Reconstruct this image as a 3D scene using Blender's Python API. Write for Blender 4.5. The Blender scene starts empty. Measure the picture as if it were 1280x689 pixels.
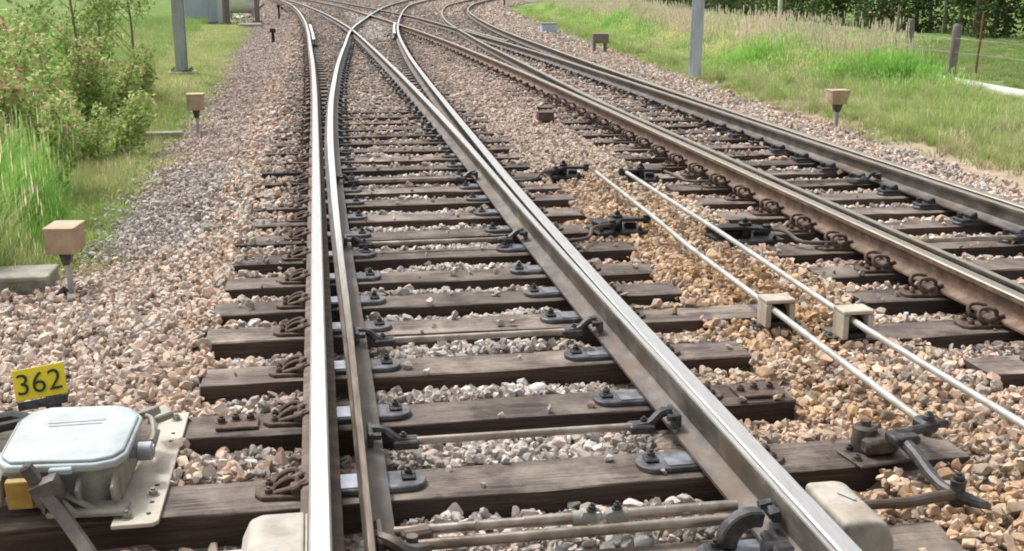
import bpy, bmesh, math, random
import numpy as np
from mathutils import Vector, Matrix, Euler, noise
R = math.radians
random.seed(11)
rng = np.random.default_rng(7)
scene = bpy.context.scene
COL = scene.collection

# ------------------------------------------------------------------ materials
def new_mat(name):
    m = bpy.data.materials.new(name); m.use_nodes = True
    nt = m.node_tree; nt.nodes.clear()
    out = nt.nodes.new('ShaderNodeOutputMaterial')
    b = nt.nodes.new('ShaderNodeBsdfPrincipled')
    nt.links.new(b.outputs[0], out.inputs[0])
    return m, nt, b, out

def N(nt, t, **kw):
    n = nt.nodes.new(t)
    for k, v in kw.items():
        if hasattr(n, k): setattr(n, k, v)
        else: n.inputs[k.replace('_', ' ')].default_value = v
    return n

def noise_n(nt, vec, scale, detail=4, rough=.55, dist=0):
    n = nt.nodes.new('ShaderNodeTexNoise')
    n.inputs['Scale'].default_value = scale; n.inputs['Detail'].default_value = detail
    n.inputs['Roughness'].default_value = rough; n.inputs['Distortion'].default_value = dist
    if vec is not None: nt.links.new(vec, n.inputs['Vector'])
    return n

def ramp(nt, fac, stops):
    r = nt.nodes.new('ShaderNodeValToRGB')
    el = r.color_ramp.elements
    while len(el) < len(stops): el.new(.5)
    for e, (p, c) in zip(el, stops):
        e.position = p; e.color = (*c, 1) if len(c) == 3 else c
    nt.links.new(fac, r.inputs[0]); return r

def mixc(nt, fac, a, b, mode='MIX'):
    m = nt.nodes.new('ShaderNodeMix'); m.data_type = 'RGBA'; m.blend_type = mode
    for s, v in ((0, fac), (6, a), (7, b)):
        if hasattr(v, 'is_linked') or hasattr(v, 'links'): nt.links.new(v, m.inputs[s])
        else: m.inputs[s].default_value = v if s == 0 else ((*v, 1) if len(v) == 3 else v)
    return m.outputs[2]

def bump(nt, b, h, strength=.4, dist=.01):
    n = nt.nodes.new('ShaderNodeBump'); n.inputs['Strength'].default_value = strength
    n.inputs['Distance'].default_value = dist
    nt.links.new(h, n.inputs['Height']); nt.links.new(n.outputs[0], b.inputs['Normal'])

def pos(nt):
    return nt.nodes.new('ShaderNodeNewGeometry').outputs['Position']

def scaled(nt, vec, s):
    m = nt.nodes.new('ShaderNodeMapping'); m.inputs['Scale'].default_value = s
    nt.links.new(vec, m.inputs['Vector']); return m.outputs[0]

def surf(name, stops, scale=8, rough=(.6, .8), metal=0, bumps=.3, bdist=.004, stretch=(1, 1, 1), spec=.5, grime=None):
    """a mottled surface: noise-driven colour ramp, roughness variation, fine bump"""
    m, nt, b, o = new_mat(name)
    p = scaled(nt, pos(nt), stretch)
    n1 = noise_n(nt, p, scale, 6, .62)
    c = ramp(nt, n1.outputs[0], stops).outputs[0]
    if grime:
        n3 = noise_n(nt, p, scale * .35, 5, .7)
        f = ramp(nt, n3.outputs[0], [(.48, (0, 0, 0)), (.68, (1, 1, 1))]).outputs[0]
        c = mixc(nt, f, c, grime)
    nt.links.new(c, b.inputs['Base Color'])
    n2 = noise_n(nt, p, scale * 6, 4, .7)
    mr = nt.nodes.new('ShaderNodeMapRange'); mr.inputs[3].default_value = rough[0]; mr.inputs[4].default_value = rough[1]
    nt.links.new(n1.outputs[0], mr.inputs[0]); nt.links.new(mr.outputs[0], b.inputs['Roughness'])
    b.inputs['Metallic'].default_value = metal
    b.inputs['Specular IOR Level'].default_value = spec
    bump(nt, b, n2.outputs[0], bumps, bdist)
    return m

M = {}
M['rust'] = surf('rusty_steel', [(.3, (.075, .048, .036)), (.5, (.16, .115, .088)), (.7, (.26, .20, .16))], 14, (.6, .85), .15, .5, .004, grime=(.09, .07, .06))
M['warmrust'] = surf('warm_rusty_steel', [(.3, (.085, .05, .032)), (.5, (.18, .115, .078)), (.7, (.28, .20, .15))], 12, (.6, .85), .1, .5, .004, grime=(.11, .08, .06))
M['rustgrey'] = surf('grey_brown_steel', [(.3, (.055, .047, .043)), (.5, (.12, .104, .094)), (.7, (.22, .195, .175))], 9, (.42, .7), .3, .4, .003, (1, .5, 1), grime=(.13, .085, .05))
M['clip'] = surf('clip_steel', [(.3, (.055, .036, .028)), (.55, (.125, .085, .066)), (.7, (.22, .16, .125))], 30, (.55, .8), .2, .4, .003)
M['darksteel'] = surf('greasy_dark_steel', [(.3, (.03, .029, .03)), (.55, (.08, .078, .08)), (.75, (.19, .18, .18))], 25, (.3, .6), .4, .5, .003)
M['greasybrown'] = surf('greasy_brown_casting', [(.3, (.05, .04, .035)), (.55, (.12, .095, .085)), (.75, (.24, .20, .18))], 22, (.4, .7), .3, .7, .005)
M['oily'] = surf('oily_black_steel', [(.3, (.012, .012, .013)), (.6, (.035, .033, .033)), (.8, (.10, .095, .09))], 25, (.25, .55), .3, .5, .003)
M['slide'] = surf('slide_plate_steel', [(.3, (.06, .06, .065)), (.5, (.13, .13, .14)), (.7, (.27, .27, .30))], 13, (.35, .6), .5, .3, .003, grime=(.10, .10, .11))
M['wear'] = surf('wiped_slide_surface', [(.3, (.42, .45, .52)), (.7, (.62, .65, .72))], 20, (.28, .42), .7, .15, .002, grime=(.25, .26, .30))
M['wear_dull'] = surf('part_wiped_slide_surface', [(.3, (.13, .135, .15)), (.5, (.25, .26, .29)), (.7, (.38, .40, .44))], 16, (.32, .5), .6, .2, .002)
M['polish'] = surf('polished_rail_head', [(.3, (.60, .59, .57)), (.7, (.78, .77, .75))], 6, (.30, .42), .9, .08, .001, (20, 1, 20))
M['dullhead'] = surf('dull_rail_head', [(.3, (.33, .30, .235)), (.7, (.54, .50, .41))], 8, (.34, .5), .85, .12, .001, (15, 1, 15))
M['galv'] = surf('galvanised_tube', [(.3, (.42, .43, .41)), (.6, (.56, .57, .55)), (.8, (.66, .67, .64))], 9, (.35, .55), .4, .2, .001, grime=(.34, .31, .25))
M['rod'] = surf('worn_bar_steel', [(.3, (.28, .22, .17)), (.6, (.50, .44, .38)), (.8, (.66, .62, .58))], 10, (.22, .42), .8, .25, .002, grime=(.2, .15, .11))
M['castbeige'] = surf('beige_cover_paint', [(.3, (.30, .27, .225)), (.5, (.44, .41, .355)), (.8, (.54, .51, .455))], 9, (.5, .75), 0, .4, .003, grime=(.32, .26, .19))
M['lidgrey'] = surf('pale_grey_lid_paint', [(.3, (.38, .42, .43)), (.6, (.49, .54, .555)), (.8, (.55, .60, .61))], 9, (.5, .7), 0, .25, .002, grime=(.36, .38, .36))
M['casting'] = surf('grey_green_casting', [(.3, (.24, .23, .19)), (.6, (.40, .385, .33)), (.8, (.52, .50, .45))], 14, (.5, .7), .05, .4, .003, grime=(.26, .22, .17))
M['plategrey'] = surf('beige_mounting_plate', [(.3, (.42, .38, .31)), (.6, (.56, .51, .43)), (.8, (.62, .58, .5))], 10, (.5, .7), .05, .3, .002, grime=(.30, .23, .17))
M['boxtan'] = surf('tan_box_paint', [(.3, (.42, .31, .20)), (.7, (.56, .44, .31))], 7, (.6, .8), 0, .25, .002, grime=(.34, .24, .15))
M['concrete'] = surf('weathered_concrete', [(.3, (.26, .25, .22)), (.6, (.40, .39, .35)), (.8, (.50, .48, .44))], 9, (.8, .95), 0, .5, .004, grime=(.22, .23, .15))
M['postgrey'] = surf('galvanised_post', [(.3, (.44, .45, .49)), (.7, (.56, .57, .62))], 4, (.5, .7), .3, .15, .002, (3, 3, .6), grime=(.24, .24, .25))
M['postlight'] = surf('light_galvanised_post', [(.3, (.54, .60, .68)), (.7, (.68, .74, .82))], 4, (.5, .7), .2, .15, .002, (3, 3, .6), grime=(.36, .38, .40))
M['rubber'] = surf('black_rubber', [(.3, (.015, .015, .015)), (.7, (.04, .04, .04))], 20, (.6, .8), 0, .2, .001)
M['yellow'] = surf('yellow_plate_enamel', [(.3, (.92, .70, .015)), (.7, (.97, .80, .03))], 6, (.35, .5), 0, .05, .001)
M['orange'] = surf('amber_label', [(.3, (.28, .17, .04)), (.7, (.48, .31, .06))], 16, (.5, .7), 0, .2, .001)
M['ink'] = surf('black_ink', [(.3, (.02, .02, .02)), (.7, (.03, .03, .03))], 6, (.5, .6), 0, .05, .001)
M['engrave'] = surf('grey_engraving', [(.3, (.36, .38, .38)), (.7, (.46, .48, .48))], 30, (.5, .6), 0, .05, .001)
M['white'] = surf('white_paint', [(.3, (.72, .72, .70)), (.7, (.84, .84, .82))], 5, (.5, .7), 0, .1, .001, grime=(.6, .58, .52))
M['bluegrey'] = surf('blue_grey_cabinet_paint', [(.3, (.52, .58, .70)), (.7, (.60, .66, .79))], 3, (.5, .7), 0, .1, .001)
M['oldwood'] = surf('weathered_post_wood', [(.3, (.16, .13, .12)), (.6, (.28, .24, .22)), (.8, (.38, .34, .31))], 12, (.8, .95), 0, .6, .006, (6, 6, .8))
M['redpost'] = surf('red_brown_post', [(.3, (.20, .08, .06)), (.7, (.30, .14, .10))], 8, (.7, .9), 0, .2, .002)
M['bark'] = surf('sapling_bark', [(.3, (.17, .15, .11)), (.7, (.32, .29, .22))], 20, (.8, .95), 0, .5, .004, (5, 5, 1))

def wood_mat():
    m, nt, b, o = new_mat('creosoted_timber')
    P = pos(nt); oi = nt.nodes.new('ShaderNodeObjectInfo')
    off = nt.nodes.new('ShaderNodeVectorMath'); off.operation = 'MULTIPLY_ADD'
    cmb = nt.nodes.new('ShaderNodeCombineXYZ')
    for i in range(3): nt.links.new(oi.outputs['Random'], cmb.inputs[i])
    off.inputs[1].default_value = (37, 53, 11); nt.links.new(cmb.outputs[0], off.inputs[0]); nt.links.new(P, off.inputs[2])
    v = off.outputs[0]
    g = noise_n(nt, scaled(nt, v, (1.6, 34, 34)), 1.6, 8, .7, .8)      # grain along x
    g2 = noise_n(nt, scaled(nt, v, (.7, 9, 9)), 2.2, 6, .65, 1.2)
    st = noise_n(nt, v, 3.0, 6, .7)
    c1 = ramp(nt, g.outputs[0], [(.28, (.075, .057, .048)), (.5, (.185, .150, .128)), (.72, (.34, .29, .26))]).outputs[0]
    c2 = ramp(nt, g2.outputs[0], [(.35, (.45, .42, .42)), (.7, (1, 1, 1))]).outputs[0]
    top = mixc(nt, 1.0, c1, c2, 'MULTIPLY')
    ck = noise_n(nt, scaled(nt, v, (1.1, 42, 42)), 1.3, 3, .5, .5)
    cr = ramp(nt, ck.outputs[0], [(.475, (1, 1, 1)), (.5, (.16, .14, .13)), (.525, (1, 1, 1))]).outputs[0]
    top = mixc(nt, .75, top, cr, 'MULTIPLY')
    dust = ramp(nt, st.outputs[0], [(.44, (0, 0, 0)), (.68, (.8, .8, .8))]).outputs[0]
    top = mixc(nt, dust, top, (.38, .315, .26))
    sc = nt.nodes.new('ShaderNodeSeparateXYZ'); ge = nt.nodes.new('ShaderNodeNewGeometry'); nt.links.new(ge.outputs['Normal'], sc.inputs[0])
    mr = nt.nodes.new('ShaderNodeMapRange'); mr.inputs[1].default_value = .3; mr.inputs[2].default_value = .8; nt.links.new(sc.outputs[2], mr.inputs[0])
    side = mixc(nt, 1.0, c1, (.36, .29, .25), 'MULTIPLY')  # upright faces darker: creosote, plus shade painted into the colour
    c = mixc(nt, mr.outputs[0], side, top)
    hv = nt.nodes.new('ShaderNodeHueSaturation'); nt.links.new(c, hv.inputs['Color'])
    vr = nt.nodes.new('ShaderNodeMapRange'); vr.inputs[3].default_value = .62; vr.inputs[4].default_value = 1.35
    nt.links.new(oi.outputs['Random'], vr.inputs[0]); nt.links.new(vr.outputs[0], hv.inputs['Value'])
    nt.links.new(hv.outputs[0], b.inputs['Base Color']); b.inputs['Roughness'].default_value = .72
    b.inputs['Specular IOR Level'].default_value = .35
    ad = nt.nodes.new('ShaderNodeMath'); ad.operation = 'ADD'; nt.links.new(g.outputs[0], ad.inputs[0]); nt.links.new(g2.outputs[0], ad.inputs[1])
    bump(nt, b, ad.outputs[0], .9, .012)
    return m
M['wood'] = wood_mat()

def rail_side(name, polished_from=None, top=False):
    """blade running surface: dull brown near the toe, wiped bright farther along"""
    m, nt, b, o = new_mat(name)
    P = pos(nt); s = nt.nodes.new('ShaderNodeSeparateXYZ'); nt.links.new(P, s.inputs[0])
    mr = nt.nodes.new('ShaderNodeMapRange'); mr.inputs[1].default_value = polished_from[0]; mr.inputs[2].default_value = polished_from[1]
    nt.links.new(s.outputs[1], mr.inputs[0])
    n1 = noise_n(nt, scaled(nt, P, (20, 1.5, 20)), 3, 5, .6)
    dull = ramp(nt, n1.outputs[0], [(.3, (.10, .075, .055)), (.55, (.20, .155, .115)), (.75, (.36, .31, .25))]).outputs[0]
    br = ramp(nt, n1.outputs[0], [(.3, (.74, .72, .68)), (.7, (.88, .87, .84))]).outputs[0]
    nt.links.new(mixc(nt, mr.outputs[0], dull, br), b.inputs['Base Color'])
    b.inputs['Roughness'].default_value = .38
    mm = nt.nodes.new('ShaderNodeMapRange'); mm.inputs[3].default_value = .3; mm.inputs[4].default_value = .9
    nt.links.new(mr.outputs[0], mm.inputs[0]); nt.links.new(mm.outputs[0], b.inputs['Metallic'])
    return m
M['bladehead'] = rail_side('blade_running_edge', (5.0, 8.5))

def stone_mat():
    m, nt, b, o = new_mat('ballast_stone')
    a = nt.nodes.new('ShaderNodeAttribute'); a.attribute_type = 'INSTANCER'; a.attribute_name = 'tint'
    n = noise_n(nt, pos(nt), 45, 5, .7)
    v = ramp(nt, n.outputs[0], [(.25, (.62, .60, .58)), (.55, (1, 1, 1)), (.8, (1.12, 1.10, 1.08))]).outputs[0]
    nt.links.new(mixc(nt, 1.0, a.outputs['Color'], v, 'MULTIPLY'), b.inputs['Base Color'])
    b.inputs['Roughness'].default_value = .85; b.inputs['Specular IOR Level'].default_value = .25
    bump(nt, b, n.outputs[0], .5, .004)
    return m
M['stone'] = stone_mat()

def leaf_mat(name, rough=.6, trans=.35, inst=True, stops=None):
    m = bpy.data.materials.new(name); m.use_nodes = True
    nt = m.node_tree; nt.nodes.clear()
    out = nt.nodes.new('ShaderNodeOutputMaterial')
    a = nt.nodes.new('ShaderNodeAttribute'); a.attribute_type = 'INSTANCER' if inst else 'GEOMETRY'; a.attribute_name = 'tint'
    g = nt.nodes.new('ShaderNodeAttribute'); g.attribute_type = 'GEOMETRY'; g.attribute_name = 'grad'
    c = a.outputs['Color']
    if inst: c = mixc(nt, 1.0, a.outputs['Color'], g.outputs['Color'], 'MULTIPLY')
    d = nt.nodes.new('ShaderNodeBsdfPrincipled'); d.inputs['Roughness'].default_value = rough; d.inputs['Specular IOR Level'].default_value = .3
    t = nt.nodes.new('ShaderNodeBsdfTranslucent'); mx = nt.nodes.new('ShaderNodeMixShader'); mx.inputs[0].default_value = trans if inst else .45
    nt.links.new(c, d.inputs['Base Color']); nt.links.new(c, t.inputs['Color'])
    nt.links.new(d.outputs[0], mx.inputs[1]); nt.links.new(t.outputs[0], mx.inputs[2]); nt.links.new(mx.outputs[0], out.inputs[0])
    return m
M['grass'] = leaf_mat('grass_blade')
M['leaf'] = leaf_mat('leaf', inst=False)

# ------------------------------------------------------------------ object helpers
def link(o, parent=None):
    COL.objects.link(o)
    if parent is not None: o.parent = parent
    return o
def tag(o, label=None, cat=None, group=None, kind=None):
    for k, v in (('label', label), ('category', cat), ('group', group), ('kind', kind)):
        if v: o[k] = v
    return o
def empty(name, loc, label, cat, group=None):
    o = bpy.data.objects.new(name, None); o.location = loc; o.empty_display_size = .1
    link(o); return tag(o, label, cat, group)
def mesh_from(name, bm, mats, smooth=None):
    me = bpy.data.meshes.new(name); bm.normal_update(); bm.to_mesh(me); bm.free()
    for m in (mats if isinstance(mats, (list, tuple)) else [mats]): me.materials.append(m)
    if smooth is not None:
        me.polygons.foreach_set('use_smooth', [True] * len(me.polygons))
        try: me.set_sharp_from_angle(angle=R(smooth))
        except Exception: pass
    return me
def obj(name, bm, mats, parent=None, smooth=35):
    """bm is in world coordinates; stored relative to the thing's base"""
    if parent is not None:
        off = Vector(parent.location)
        if parent.parent: off += Vector(parent.parent.location)
        bmesh.ops.translate(bm, verts=bm.verts, vec=-off)
    o = bpy.data.objects.new(name, mesh_from(name, bm, mats, smooth))
    return link(o, parent)
def shared(name, me, loc, parent, rotz=0, scale=None):
    o = bpy.data.objects.new(name, me); off = Vector(parent.location) if parent else Vector()
    if parent and parent.parent: off += Vector(parent.parent.location)
    o.location = Vector(loc) - off; o.rotation_euler = (0, 0, rotz)
    if scale: o.scale = scale
    return link(o, parent)
def BM(): return bmesh.new()
def _bev(bm, geom_edges, w, seg=1):
    if w > 0: bmesh.ops.bevel(bm, geom=geom_edges, offset=w, segments=seg, affect='EDGES', profile=.5)
def box(bm, c, s, rot=(0, 0, 0), bev=.004, mi=0, seg=1, taper=None):
    t = bmesh.new(); bmesh.ops.create_cube(t, size=1)
    for v in t.verts:
        k = 1 if not taper or v.co.z < 0 else taper
        v.co = Vector((v.co.x * s[0] * k, v.co.y * s[1] * k, v.co.z * s[2]))
    _bev(t, list(t.edges), min(bev, min(s) * .45), seg)
    t.transform(Matrix.Translation(c) @ Euler(rot).to_matrix().to_4x4())
    for f in t.faces: f.material_index = mi
    merge(bm, t)
def merge(bm, t):
    me = bpy.data.meshes.new('tmp'); t.to_mesh(me); t.free(); bm.from_mesh(me); bpy.data.meshes.remove(me)
def prism(bm, pts, z0, z1, bev=.003, mi=0, M4=None, seg=1):
    t = bmesh.new(); vs = [t.verts.new((x, y, z0)) for x, y in pts]
    f = t.faces.new(vs); 
    if f.normal.z > 0 or True:
        r = bmesh.ops.extrude_face_region(t, geom=[f])
        for v in [g for g in r['geom'] if isinstance(g, bmesh.types.BMVert)]: v.co.z = z1
    bmesh.ops.recalc_face_normals(t, faces=t.faces)
    _bev(t, list(t.edges), bev, seg)
    if M4 is not None: t.transform(M4)
    for f in t.faces: f.material_index = mi
    merge(bm, t)
def cyl(bm, a, b, r, r2=None, n=12, mi=0, bev=0):
    a = Vector(a); b = Vector(b); d = b - a; t = bmesh.new()
    bmesh.ops.create_cone(t, cap_ends=True, segments=n, radius1=r, radius2=r if r2 is None else r2, depth=d.length)
    if bev: _bev(t, [e for e in t.edges if e.calc_face_angle(0) > 1], bev)
    t.transform(Matrix.Translation((a + b) / 2) @ d.to_track_quat('Z', 'Y').to_matrix().to_4x4())
    for f in t.faces: f.material_index = mi
    merge(bm, t)
def hexbolt(bm, p, r=.016, h=.016, mi=0, stud=.012, rot=0):
    cyl(bm, p, (p[0], p[1], p[2] + .004), r * 1.45, n=14, mi=mi)
    cyl(bm, (p[0], p[1], p[2] + .004), (p[0], p[1], p[2] + .004 + h), r, n=6, mi=mi, bev=.001)
    if stud: cyl(bm, (p[0], p[1], p[2] + h), (p[0], p[1], p[2] + h + stud), r * .5, n=8, mi=mi)
def tube(bm, pts, r, n=8, mi=0, caps=True, closed=False):
    pts = [Vector(p) for p in pts]; rings = []
    rr = r if isinstance(r, (list, tuple)) else [r] * len(pts)
    up = Vector((0, 0, 1)); prev = None
    for i, p in enumerate(pts):
        a = pts[max(i - 1, 0)]; b = pts[min(i + 1, len(pts) - 1)]; d = (b - a).normalized()
        if prev is None:
            s = d.cross(up); s = Vector((1, 0, 0)) if s.length < .01 else s.normalized()
        else:
            s = (prev - d * prev.dot(d)).normalized()
        prev = s; u = s.cross(d)
        rings.append([bm.verts.new(p + (s * math.cos(2 * math.pi * k / n) + u * math.sin(2 * math.pi * k / n)) * rr[i]) for k in range(n)])
    for A, B in zip(rings, rings[1:]):
        for k in range(n):
            f = bm.faces.new((A[k], A[(k + 1) % n], B[(k + 1) % n], B[k])); f.material_index = mi
    if caps:
        bm.faces.new(rings[0][::-1]).material_index = mi; bm.faces.new(rings[-1]).material_index = mi
def smoothpts(pts, sub=4):
    P = [Vector(p) for p in pts]; out = []
    for i in range(len(P) - 1):
        p0 = P[max(i - 1, 0)]; p1 = P[i]; p2 = P[i + 1]; p3 = P[min(i + 2, len(P) - 1)]
        for k in range(sub):
            t = k / sub
            out.append(.5 * ((2 * p1) + (-p0 + p2) * t + (2 * p0 - 5 * p1 + 4 * p2 - p3) * t * t + (-p0 + 3 * p1 - 3 * p2 + p3) * t ** 3))
    out.append(P[-1]); return out

# ------------------------------------------------------------------ track lines (metres; x across, y along)
A_L = [(-.05, -3), (-.05, 5), (-.05, 12), (-.055, 17), (-.085, 22.5), (-.14, 27.5), (-.22, 35), (-.34, 42), (-.55, 50), (-.97, 62), (-1.6, 74), (-2.9, 90), (-5.6, 112)]
A_R = [(1.428, 2.75), (1.418, 4), (1.41, 6), (1.41, 8), (1.425, 10), (1.432, 12), (1.425, 15), (1.385, 20), (1.31, 26), (1.22, 32), (1.10, 37.6), (.78, 46), (.32, 55), (-.38, 66), (-1.3, 78), (-4.1, 110)]
B_L = [(.098, 2.6), (.098, 5), (.088, 7), (.086, 9), (.10, 12), (.155, 15.3), (.235, 18.1), (.39, 22.5), (.67, 28.6), (1.13, 37.6), (1.95, 47), (2.85, 56.3), (3.92, 66), (4.9, 73), (7.6, 90), (12, 112)]
B_R = [(1.466, -3), (1.466, 3), (1.466, 5), (1.475, 6.5), (1.505, 9), (1.57, 12), (1.645, 15.2), (1.77, 20), (1.95, 25.4), (2.28, 32.6), (2.68, 39), (3.40, 48), (4.45, 59.5), (5.8, 71), (9.2, 90), (14, 112)]
C_L = [(3.555, -3), (3.555, 5), (3.555, 12), (3.555, 16), (3.53, 20), (3.44, 24.7), (3.30, 30.5), (3.06, 36.5), (2.84, 41), (2.56, 47), (2.24, 52), (1.73, 61), (1.0, 70), (-.6, 86), (-4.0, 112)]
C_R = [(4.91, 4.0), (4.90, 7), (4.88, 11), (4.88, 14.5), (4.86, 19), (4.81, 24.5), (4.70, 29), (4.55, 34), (4.36, 40), (4.17, 45), (3.90, 50), (3.5, 55), (3.0, 61), (2.2, 70), (.8, 85), (-2.3, 112)]
D_L = [(3.69, 4.0), (3.69, 9), (3.70, 14.8), (3.765, 17.5), (3.86, 20.5), (3.98, 24.6), (4.11, 29), (4.31, 33.7), (4.52, 38.5), (4.83, 43.8), (5.6, 52.5), (7.0, 64), (8.6, 73), (12.6, 90), (19, 112)]
D_R = [(5.00, -3), (5.00, 7), (5.01, 10), (5.03, 13), (5.07, 16), (5.13, 19.4), (5.23, 23), (5.36, 27), (5.52, 32), (5.80, 38), (6.20, 44), (6.75, 51), (7.6, 59), (8.85, 67), (10.1, 73.5), (14, 90), (20.5, 112)]
def sample(way, y0=None, y1=None):
    P = [(p.x, p.y) for p in smoothpts([(x, y, 0) for x, y in way], 12)]
    y0 = P[0][1] if y0 is None else y0; y1 = P[-1][1] if y1 is None else y1
    ys = []; y = y0
    while y < y1: ys.append(y); y += .35 if y < 12 else (.7 if y < 30 else 1.6)
    ys.append(y1)
    X = np.interp(ys, [p[1] for p in P], [p[0] for p in P])
    return list(zip(X, ys))
def xat(way, y):
    P = [(p.x, p.y) for p in smoothpts([(x, yy, 0) for x, yy in way], 6)]
    return float(np.interp(y, [p[1] for p in P], [p[0] for p in P]))

half = [(.028, 0, 0), (.0345, -.007, 1), (.0345, -.033, 1), (.010, -.046, 1), (.008, -.085, 1), (.009, -.120, 1), (.018, -.132, 1), (.070, -.148, 1), (.070, -.160, 1)]
STOCK = [(-x, z) for x, z, _ in half[::-1]] + [(x, z) for x, z, _ in half]
def sweep(bm, path, prof, matf):
    """prof(y) -> list of (x, z); matf(i) -> material of edge i"""
    rings = []
    for i, (x, y) in enumerate(path):
        a = Vector(path[max(i - 1, 0)]); b = Vector(path[min(i + 1, len(path) - 1)]); d = (b - a).normalized()
        nx, ny = d.y, -d.x
        rings.append([bm.verts.new((x + px * nx, y + px * ny, pz)) for px, pz in prof(y)])
    n = len(rings[0])
    for A, B in zip(rings, rings[1:]):
        for k in range(n):
            k2 = (k + 1) % n
            f = bm.faces.new((A[k], B[k], B[k2], A[k2])); f.material_index = matf(k)
    bm.faces.new(rings[0][::-1]).material_index = 1; bm.faces.new(rings[-1]).material_index = 1
    bmesh.ops.recalc_face_normals(bm, faces=bm.faces)
def rail(name, way, label, mats, y0=None, y1=None, cat='rail', group=None, prof=None, dz=0):
    bm = BM(); top = len(half) - 1     # edge index of the running surface, and the two bevels beside it
    P = prof or (lambda y: STOCK)
    pr = P if not dz else (lambda y: [(a, b + dz) for a, b in P(y)])
    sweep(bm, sample(way, y0, y1), pr, lambda k: 0 if top - 1 <= k <= top + 1 else 1)
    o = obj(name, bm, mats, None, 40); return tag(o, label, cat, group)
def blade(s, y_toe, y_full, wt=.024, slide=.0):
    """s=+1: foot on the right of the web, -1: on the left; the other flank is planed to lie against the stock rail"""
    def f(y):
        t = min(max((y - y_toe) / (y_full - y_toe), 0), 1); w = wt + (.066 - wt) * t
        top = -.004 - .010 * max(0, 1 - (y - y_toe) / 1.6); o = -.5 * w
        out = -(.010 + .024 * t); fo = -(.012 + .055 * t)
        right = [(w * .5 - .004, top), (w * .5, top - .007), (w * .5, top - .030), (.012, -.048), (.009, -.085), (.010, -.112), (.022, -.124), (.088, -.137), (.088, -.150)]
        left = [(-w * .5 + .004, top), (-w * .5, top - .007), (-w * .5, top - .030), (-.009, -.048), (-.008, -.085), (-.009, -.112), (min(fo, -.012), -.124), (min(fo, -.014), -.137), (min(fo, -.014), -.150)]
        pts = left[::-1] + right
        if s < 0: pts = [(-a, b) for a, b in pts][::-1]
        return pts
    return f

rail('stock_rail', A_L, 'bright white-topped straight rail running up the left of the nearest track', [M['polish'], M['rust']])
rail('stock_rail', B_R, 'thick bright rail sweeping from the bottom right corner to the far crossing', [M['polish'], M['rustgrey']])
rail('switch_blade', B_L, 'open tapered point blade standing just right of the white-topped left rail', [M['bladehead'], M['rustgrey']], cat='point blade', prof=blade(1, 2.6, 12))
rail('switch_blade', A_R, 'closed tapered point blade lying against the thick bright rail at right', [M['polish'], M['rustgrey']], cat='point blade', prof=blade(-1, 2.75, 13, .020))
rail('stock_rail', C_L, 'brown-sided rail with curled spring clips, left rail of the right-hand track', [M['dullhead'], M['warmrust']])
rail('stock_rail', D_R, 'outermost right rail beside the grassy verge', [M['dullhead'], M['rustgrey']])
rail('switch_blade', D_L, 'open point blade close behind the brown-sided rail of the right-hand track', [M['dullhead'], M['rustgrey']], cat='point blade', prof=blade(1, 4, 16))
rail('switch_blade', C_R, 'closed point blade lying inside the outermost right rail', [M['dullhead'], M['rustgrey']], cat='point blade', prof=blade(-1, 4, 15, .03))
def offs(way, d): return [(x + d, y) for x, y in way]
G = 'check rails beside the distant crossings'
rail('check_rail', offs(A_L, .115), 'pale short check rail inside the left rail near the far crossing', [M['white'], M['rustgrey']], 31, 41, 'check rail', G, dz=.012)
rail('check_rail', offs(B_R, -.115), 'pale short check rail left of the rail curving away past the far crossing', [M['white'], M['rustgrey']], 34, 42, 'check rail', G, dz=.012)
rail('check_rail', offs(C_R, .125), 'brown short check rail between the two closest rails of the far right-hand track', [M['dullhead'], M['rustgrey']], 29.5, 36.5, 'check rail', G, dz=.01)

# ------------------------------------------------------------------ sleepers
ZS = -.186        # sleeper top
def sleeper_mesh(x0, x1, yf, w, detail):
    bm = BM(); n = 14 if detail else 5
    sec = [(0, -.15), (0, -.006), (.006, 0), (w * .33, 0), (w * .66, 0), (w - .006, 0), (w, -.006), (w, -.15)]
    rings = []; s = random.random() * 100; skew = random.uniform(-.012, .012)
    for i in range(n + 1):
        x = x0 + (x1 - x0) * i / n; ring = []
        for j, (a, z) in enumerate(sec):
            nn = noise.noise(Vector((x * 2.2 + s, j * 1.7, s))) ; n2 = noise.noise(Vector((x * 7 + s, j * 2.3, s * 2)))
            ring.append(bm.verts.new((x + (n2 * .008 if i in (0, n) else 0), yf + a + nn * .009 + skew * (x - .7), ZS + z + (nn * .004 + n2 * .002 if z > -.1 else 0))))
        rings.append(ring)
    m = len(sec)
    for A, B in zip(rings, rings[1:]):
        for k in range(m): bm.faces.new((A[k], A[(k + 1) % m], B[(k + 1) % m], B[k]))
    bm.faces.new(rings[0]); bm.faces.new(rings[-1][::-1])
    bmesh.ops.recalc_face_normals(bm, faces=bm.faces)
    return bm
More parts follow.
